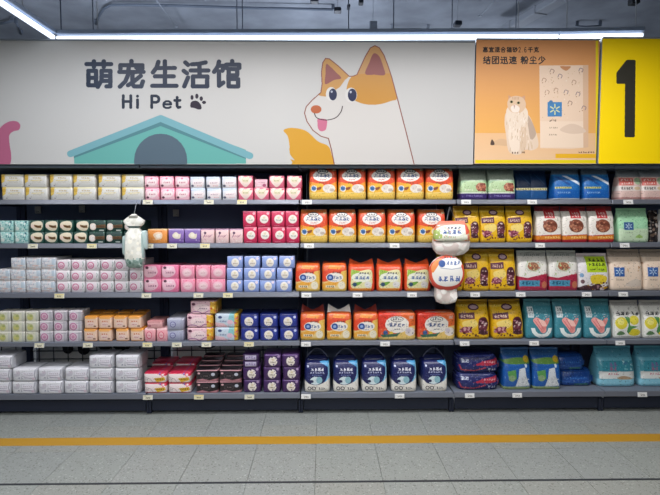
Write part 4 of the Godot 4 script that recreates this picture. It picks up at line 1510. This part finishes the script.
func dog_banner(p: Print) -> void:
	p.fill("dedad3")
	var ink := "243248"
	var x := [83.6, 116.2, 149.2, 180.6, 211.6]
	var k := 0
	for c in ["萌", "宠", "生", "活", "馆"]:
		p.glyph(HAN[c], x[k] + 1.4, 60, 27.4, 28, 4.5, ink)
		k += 1
	k = 0
	for c in ["H", "i", "P", "e", "t"]:
		var g: Array = [[122.4, 95.6, 9, 12], [133.6, 95.6, 7.6, 12], [151, 95.6, 8.6, 12], [162.6, 98.4, 9.2, 9.6], [174.4, 96.6, 6.6, 11]][k]
		p.glyph(HAN[c], g[0], g[1], g[2], g[3], 2.2 if c == "e" else 2.9, "252e3e")
		k += 1
	p.curve([190.6, 103, 193, 101, 197, 101, 200.6, 104.4, 201.4, 108.6, 198.6, 109.6, 194, 108, 190.6, 107.2], "38303c")
	for t in [[192, 97.4, 1.5, 2.4], [196.8, 96.2, 1.6, 2.5], [201.2, 98.6, 1.7, 2.3], [204, 102.4, 2.0, 1.6]]:
		p.ell(t[0], t[1], t[2], t[3], "38303c")
	# kennel
	p.poly([74, 150, 160.6, 118, 246, 150, 246, 164, 74, 164], "74bdb2")
	p.poly([73.6, 158.4, 73.6, 152, 160.6, 119.6, 246, 153, 246, 159.4, 160.6, 126.2], "5f9196")
	p.line([70.4, 154, 160.6, 118.4, 249.8, 156], 7.2, "86bcc2")
	p.ell(160.6, 160.4, 26.6, 26.6, "61737f")
	p.rect(134, 160, 187.2, 164, "61737f")
	# pink tail at the left end
	p.curve([-12, 164, -6, 140, 0, 128, 8, 122, 16, 121.4, 20, 125, 18.6, 130, 13, 131.6, 9, 136, 9.6, 146, 11, 155, 10, 164, 4, 170], "cf7392")
	# dog
	p.curve([283.6, 130.4, 292, 128, 306, 131, 318, 141.4, 328.4, 146.4, 332, 156, 334.6, 170, 291, 170, 292.4, 163, 290.6, 159.6, 294.6, 160.4, 290, 154, 289.4, 144, 287.6, 136], "e9ac3c")
	var body := [334.6, 165.6, 331.6, 150, 328.6, 138.6, 321, 136.4, 313, 130.4, 307, 121.4, 304.6, 113, 306.4, 106.6, 312, 100.4, 321, 92.4, 322.2, 84, 321.6, 72, 322.8, 62.6, 325.6, 58.2, 329.4, 58.6, 338.7, 66, 349.4, 76.2, 353.6, 76, 357.2, 74.4, 361, 66, 365.6, 56, 370.6, 47.6, 375, 45.4, 379.4, 47.4, 384, 54.6, 388, 65, 392, 77.3, 397.4, 97.8, 406, 131, 414.6, 165.6]
	var under := body.duplicate()
	p.poly(under, "e6dfd6")
	p.poly([320.6, 93, 322.2, 84, 321.6, 72, 322.8, 62.6, 325.6, 58.2, 329.4, 58.6, 338.7, 66, 349.4, 76.2, 345, 80, 340, 87, 334, 91, 326, 96.6, 321, 96, 318.6, 95], "dba35c")
	p.curve([351.6, 76.8, 357, 74.6, 361, 66, 365.6, 56, 370.6, 47.6, 375, 45.6, 379.4, 47.4, 384, 54.6, 388, 65, 392, 77.3, 397.2, 97.4, 391, 101, 380, 104.2, 368, 104.6, 358, 102, 350, 97, 346.8, 90, 348.4, 82], "dc9e48")
	p.poly([361, 66, 366, 55.6, 370.6, 47.6, 375, 45.6, 379.4, 47.4, 384, 54.6, 388, 65, 390.6, 73.4, 384.8, 73.4, 375, 74.2, 365, 73.6, 358.6, 74], "d9a468")
	p.curve([326.4, 64, 331, 67, 336, 72, 341.4, 78, 334, 80, 325.4, 84, 325.6, 74], "a3605a")
	p.curve([375.2, 53, 379.6, 56.4, 383, 65, 385, 74.6, 375, 74.6, 365.4, 73.6, 369.6, 62, 372.4, 55], "a3605a")
	p.line(body, 1.0, "9a5c4e")
	p.ell(331.4, 94, 5.4, 7, "efeae2")
	p.ell(333, 94.4, 4, 6, "2e3454")
	p.ell(331.8, 91.6, 1, 1.2, "c8ccd8")
	p.ell(351.2, 95, 6, 7.4, "efeae2")
	p.ell(352.4, 95, 4.4, 6.4, "2e3454")
	p.ell(350.8, 92, 1.1, 1.3, "c8ccd8")
	p.ell(316.2, 109.4, 5.4, 4.2, "c96f48")
	p.curve([317.6, 123, 318, 119, 326.4, 119.6, 327, 125, 325.6, 130, 321, 131.4, 318.2, 128.6], "dd7e98")
	p.curve([314.6, 113.6, 316.4, 117.4, 321, 119.4, 328, 120, 336, 117.6, 341, 112, 342.6, 106.4], "4a3a3c", false, 0.9)


func litter_poster(p: Print) -> void:
	p.fill("e8d21c")
	p.blend(475, 38, 600, 134, "d8945c", "eab060")
	p.blend(475, 133, 600, 164, "e8bc8c", "ecc69c")
	p.rect(475, 160.2, 598.5, 163.5, "e8d21c")
	p.rect(596, 38, 598.5, 163.5, "e8d21c")
	var s := "惠宜混合猫砂2.6千克"
	var x := 482.6
	for c in s:
		var w := 3.1 if c in "26" else 1.6 if c == "." else 5.4
		p.glyph(HAN[c], x, 46.8, w - 0.2, 5.4, 0.62 if w < 4 else 0.85, "2c2420")
		x += w + 0.55
	x = 482.8
	for c in "结团迅速 粉尘少":
		if c == " ":
			x += 3.0
		else:
			p.glyph(HAN[c], x, 56, 7.6, 8, 1.15, "2c2420")
			x += 8.7
	# cat
	p.curve([491, 143.6, 500, 139, 508, 141, 508, 146, 498, 145.4, 492.6, 145.4], "d9b48c")
	p.curve([490.2, 144.8, 491.6, 139.6, 493.8, 142, 494, 145], "5c4a40")
	p.curve([507, 112, 520, 116, 528, 115, 533, 124, 537.6, 138, 538, 147, 532, 150.6, 525, 150, 520, 154.4, 513, 154.4, 508, 150, 506, 136, 504.4, 122], "e4cdb4")
	p.curve([527, 115, 532, 122, 536, 134, 531, 140, 528.6, 130], "bca692")
	p.curve([509, 128, 514, 124, 519, 130, 519, 150, 512, 152, 508.6, 140], "efdcc6")
	p.curve([521, 128, 526, 130, 526, 146, 522, 152, 519.6, 144], "dcc2a6")
	for i in 70:                                # fur
		var fx := p.r.randf_range(507, 534)
		var fy := p.r.randf_range(118, 148)
		if fx < 529 or fy > 130:
			p.line([fx, fy, fx + p.r.randf_range(-0.7, 0.7), fy + p.r.randf_range(2, 4)], 0.5, ["d2b698", "f2e4d2", "c4a88c", "ead8c2"][i % 4])
	p.curve([506, 112, 509, 106, 516, 103, 524, 106, 528, 113, 526, 124, 517, 129, 508, 124], "ead8c2")
	p.poly([508, 102, 508.4, 95, 512.6, 97.6], "cf9f7c")
	p.poly([519.6, 97.6, 525, 95.4, 525, 103], "cf9f7c")
	p.curve([507.2, 103, 510, 97.6, 516.4, 95.8, 522.8, 98, 525.8, 103.4, 524.6, 109, 520.4, 112.6, 514, 113, 509, 110], "dfbf9e")
	p.curve([510.6, 107.4, 515, 104.8, 519.4, 107.8, 518, 112, 512.6, 112], "f0e2d2")
	p.ell(511.4, 101.8, 1.6, 1.4, "8a8a5c")
	p.ell(518.4, 102.8, 1.6, 1.4, "8a8a5c")
	p.ell(511.4, 101.8, 0.9, 1.1, "2c2418")
	p.ell(518.4, 102.8, 0.9, 1.1, "2c2418")
	p.poly([513.2, 105.4, 515.4, 105.6, 514.2, 107], "b87868")
	p.line([514.2, 107, 514.1, 108.4], 0.4, "7c5848")
	for i in 40:
		var fx := p.r.randf_range(507, 527)
		var fy := p.r.randf_range(112, 128)
		p.line([fx, fy, fx + p.r.randf_range(-1, 1), fy + p.r.randf_range(1.5, 3.5)], 0.5, ["dcc2a6", "f4e8da", "d0b292", "ead8c2"][i % 4])
	for i in 5:
		p.line([512.6 + i * 1.5, 97, 512.8 + i * 1.4, 99.4], 0.4, "b08460")
	for k in 3:
		p.ell(512.4 + k * 2.6, 153, 0.5, 1.1, "5c4434")
		p.ell(522 + k * 1.2, 152.6, 0.4, 1.0, "5c4434")
	# litter bag
	p.poly([539.4, 65.4, 588.6, 65, 588, 120, 588.6, 147.4, 572, 149, 540.4, 148.4, 539.8, 110], "ecd0b4")
	p.poly([583, 65.4, 588.6, 65, 588.6, 147.4, 583.6, 148.2], "dcb898")
	p.curve([560, 66.4, 566, 66, 571, 66.6, 566, 70.6], "c88a5a", true)
	for q in [[544, 80], [552, 71], [560, 76], [566, 92], [574, 82], [581, 70], [578, 94], [556, 90], [547, 92], [584, 108], [570, 103]]:
		p.curve([q[0] - 2, q[1] + 1, q[0] - 0.6, q[1] - 2, q[0] + 2.2, q[1] - 0.6, q[0] + 1.2, q[1] + 2], ["94766a", "b08c74", "8a7a80"][int(q[0]) % 3], false, 0.7)
		p.ell(q[0] - 1.4, q[1] + 2.6, 0.6, 0.6, "b89078")
	p.rect(540.2, 121.4, 583.4, 147.6, "f0d8be")
	p.dots(541, 68, 583, 119, 60, 0.5, ["c8a488", "dcbc9c", "b89880", "f4e4d0"])
	p.rect(547.6, 102, 562, 116.6, "4a86b8")
	for i in 6:
		var a := PI / 6 + i * PI / 3
		p.line([555 + 1.8 * cos(a), 109.4 + 1.8 * sin(a), 555 + 5 * cos(a), 109.4 + 5 * sin(a)], 1.2, "d9dca0")
	p.ell(551, 102.4, 2.0, 2.2, "4a7ca8")
	p.marks(549, 119.6, 556.6, 121.6, 4, "54443c")
	for k in 2:
		p.marks(549, 127 + 7 * k, 557.6, 128.6 + 7 * k, 5, "94806c")
	p.marks(578, 151.6, 595, 153.4, 7, "6a5440")
	p.curve([560, 130, 570, 124, 580, 126, 586, 132, 572, 134], "dfc6ae")
	p.rect(555.6, 154, 596, 158.4, "eab42c")


# ------------------------------------------------------------------ sample packs hanging in front of the shelves
func hanging_packs() -> void:
	var p := Print.new(200, 440)
	p.fill("d9d8cc")
	p.rect(0, 84, 100, 100, "8ea69c")
	p.dots(0, 82, 100, 100, 30, 6, ["b8c8c0", "58786c", "7a948a"])
	p.dots(6, 4, 94, 80, 40, 8, ["e4e2d8", "cfcdc0", "e8e4d4"])
	p.rect(0, 22, 100, 26, "3c4c48")
	p.poly([0, 30, 16, 36, 12, 80, 0, 84], "9db2ae")
	p.poly([100, 30, 84, 36, 88, 80, 100, 84], "9db2ae")
	p.rect(30, 3, 70, 8, "6a685c")
	var c := at(135, 268, 0.08)
	var h := at(135, 214, 0.08).y - c.y
	var o := thing("sample_pack", Vector3(c.x, c.y, 0.075), "white paper bundle in clear green wrap hanging before the dark green boxes", "pack", "sample packs hung on the shelf rails")
	part("paper_bundle", loft(0.165, h, 0.085, [[0, 0.5, 0.35, 4], [0.04, 0.7, 0.7, 4], [0.16, 0.84, 1, 4], [0.3, 0.9, 0.95, 4], [0.5, 0.84, 0.95, 4], [0.64, 0.72, 0.8, 4], [0.71, 0.52, 0.5, 3], [0.75, 0.46, 0.46, 3], [0.82, 0.86, 0.6, 4], [0.88, 0.94, 0.6, 4], [0.95, 0.5, 0.3, 4], [1, 0.16, 0.2, 3]], 0.012, 5, 40), printed("bundle print", p, 0.3), o)
	var side := mat("clear wrap", "a9bcb8", 0.25)
	for s in [-1, 1]:
		part("wrap_flap", loft(0.05, 0.14, 0.04, LYING, 0.01, 3 + s, 24), side, o, Vector3(0.068 * s, 0.12 + 0.02 * s, -0.01))
	part("hook_wire", tube([Vector3(0, h - 0.004, 0), Vector3(0.005, h + 0.05, -0.02), Vector3(0.004, at(135, 202, 0.02).y - c.y, -0.058)], 0.0025, 6), mat("hook wire", "b8bcc0", 0.3, 0.8), o)

	var q := Print.new(300, 220)
	q.fill("d98a6c")
	q.rect(0, 0, 100, 24, "d97e68")
	q.curve([6, 40, 30, 22, 80, 20, 88, 50, 84, 96, 10, 98, 2, 70], "dfe0cc")
	q.poly([0, 46, 22, 40, 20, 86, 0, 92], "a4ba66")
	q.ell(48, 52, 34, 26, "eef0ea")
	q.marks(34, 28, 74, 40, 4, "2a3858")
	q.marks(22, 44, 74, 66, 4, "3c5c98")
	q.dots(4, 20, 96, 98, 50, 2.4, ["c8cdb0", "e8b8a8", "b8c890", "eef0e6"])
	q.poly([84, 20, 100, 30, 96, 56, 86, 70], "d2503c")
	q.marks(24, 76, 60, 84, 6, "8a9a74")
	c = at(452, 240, 0.085)
	var pw := Print.new(160, 120)
	pw.fill("d6d0c8")
	pw.dots(0, 0, 100, 100, 80, 12, ["e2ddd6", "c9c2ba", "dccfc8", "d2c4bc", "e6e2da"])
	var white := printed("padding print", pw, 0.3)
	o = thing("sample_pack", Vector3(c.x, at(452, 256, 0.085).y, 0.06), "plump sample pack with green and coral print hanging beside the yellow bags", "pack", "sample packs hung on the shelf rails")
	var y1 := at(452, 238, 0.085).y - o.position.y
	part("printed_top", loft(0.27, 0.15, 0.1, [[0, 1, 0.95, 4], [0.2, 1, 1, 5], [0.5, 0.97, 0.95, 5], [0.8, 0.84, 0.7, 5], [1, 0.7, 0.2, 5]], 0.008, 4, 40), printed("sample print", q, 0.3), o, Vector3(0, y1 - 0.022, 0))
	part("padding", loft(0.285, 0.15, 0.1, [[0, 0.4, 0.4, 3], [0.08, 0.72, 0.75, 3], [0.3, 0.93, 0.97, 4], [0.6, 1, 1, 4], [1, 0.93, 0.85, 4]], 0.03, 9, 40), white, o, Vector3(0, 0, -0.014))
	part("hang_cord", tube([Vector3(-0.035, y1 + 0.13, 0), Vector3(-0.005, at(452, 207, 0.02).y - o.position.y, -0.04), Vector3(0.035, y1 + 0.13, 0)], 0.002, 6), mat("cord", "9aa0a8", 0.4), o)

	var r := Print.new(300, 280)
	r.fill("d8d4cc")
	r.ring(50, 50, 50, 50, 8, "d6573c", "e9e6de")
	r.curve([6, 30, 20, 12, 34, 10, 22, 30, 10, 48], "e08a4c")
	r.ell(58, 22, 32, 16, "f1efea")
	r.ell(34, 22, 9, 10, "3c5c98")
	r.marks(46, 14, 86, 26, 4, "4a6aa0")
	r.marks(40, 2, 70, 8, 4, "30343c")
	r.marks(22, 56, 84, 74, 4, "4860a0")
	r.curve([8, 66, 24, 82, 50, 88, 76, 82, 92, 66, 84, 86, 50, 98, 16, 86], "d24a3a")
	r.line([30, 34, 60, 38, 88, 34], 1.5, "8a98b0")
	r.curve([2, 60, 10, 80, 50, 94, 90, 78, 98, 50, 100, 70, 84, 96, 50, 104, 14, 96], "d24a3a")
	c = at(447, 290, 0.085)
	o = thing("sample_pack", Vector3(c.x, at(447, 304.5, 0.085).y, 0.06), "round white sample pack with a coral rim hanging below another", "pack", "sample packs hung on the shelf rails")
	var y0 := c.y - o.position.y
	part("printed_disc", loft(0.275, 0.265, 0.09, [[0, 0.3, 0.3, 3], [0.06, 0.58, 0.6, 3], [0.15, 0.78, 0.82, 3], [0.3, 0.95, 0.96, 3], [0.5, 1, 1, 3], [0.7, 0.94, 0.96, 3], [0.85, 0.76, 0.8, 3], [0.94, 0.54, 0.6, 3], [1, 0.3, 0.3, 3]], 0.006, 6, 40), printed("disc print", r, 0.3), o, Vector3(0, y0 - 0.005, 0.0))
	part("padding", loft(0.17, 0.16, 0.08, [[0, 0.45, 0.4, 3], [0.1, 0.8, 0.8, 3], [0.35, 0.96, 1, 4], [0.7, 1, 1, 4], [1, 0.98, 0.8, 4]], 0.028, 2, 36), white, o, Vector3(0.0, 0, -0.02))
	part("hang_cord", tube([Vector3(-0.03, y0 + 0.25, 0), Vector3(0.0, at(447, 250, 0.02).y - o.position.y, -0.045), Vector3(0.03, y0 + 0.25, 0)], 0.002, 6), mat("cord", "9aa0a8", 0.4), o)


func _ready() -> void:
	rng.seed = 11
	# ---------------------------------------------------------------- camera, environment, light
	var cam := Camera3D.new()
	cam.name = "camera"
	cam.position = EYE
	cam.rotation_degrees = Vector3(-3.5, -0.8, -0.043)
	cam.fov = rad_to_deg(2 * atan(247.5 / FOCAL))
	cam.current = true
	eye_basis = cam.basis
	add_child(cam)
	var env := Environment.new()
	env.background_mode = Environment.BG_COLOR
	env.background_color = Color(0.02, 0.022, 0.026)
	env.tonemap_mode = Environment.TONE_MAPPER_LINEAR
	env.tonemap_exposure = 1.95
	env.sdfgi_enabled = true
	env.ssao_enabled = true
	env.ssil_enabled = true
	var we := WorldEnvironment.new()
	we.name = "environment"
	we.environment = env
	add_child(we)
	lamps()
	# ---------------------------------------------------------------- the room, then what stands in it
	for i in 5:
		shelf_y[i] = at(330, [199.7, 243.2, 292.3, 341.6, 393.0][i]).y
		rail_h[i] = shelf_y[i] - at(330, [204.5, 248.0, 297.2, 345.6, 398.2][i]).y
	room()
	ceiling_fittings()
	shelving()
	fascia()
	stock()
	hanging_packs()
	shelf_clips()
	price_tags()
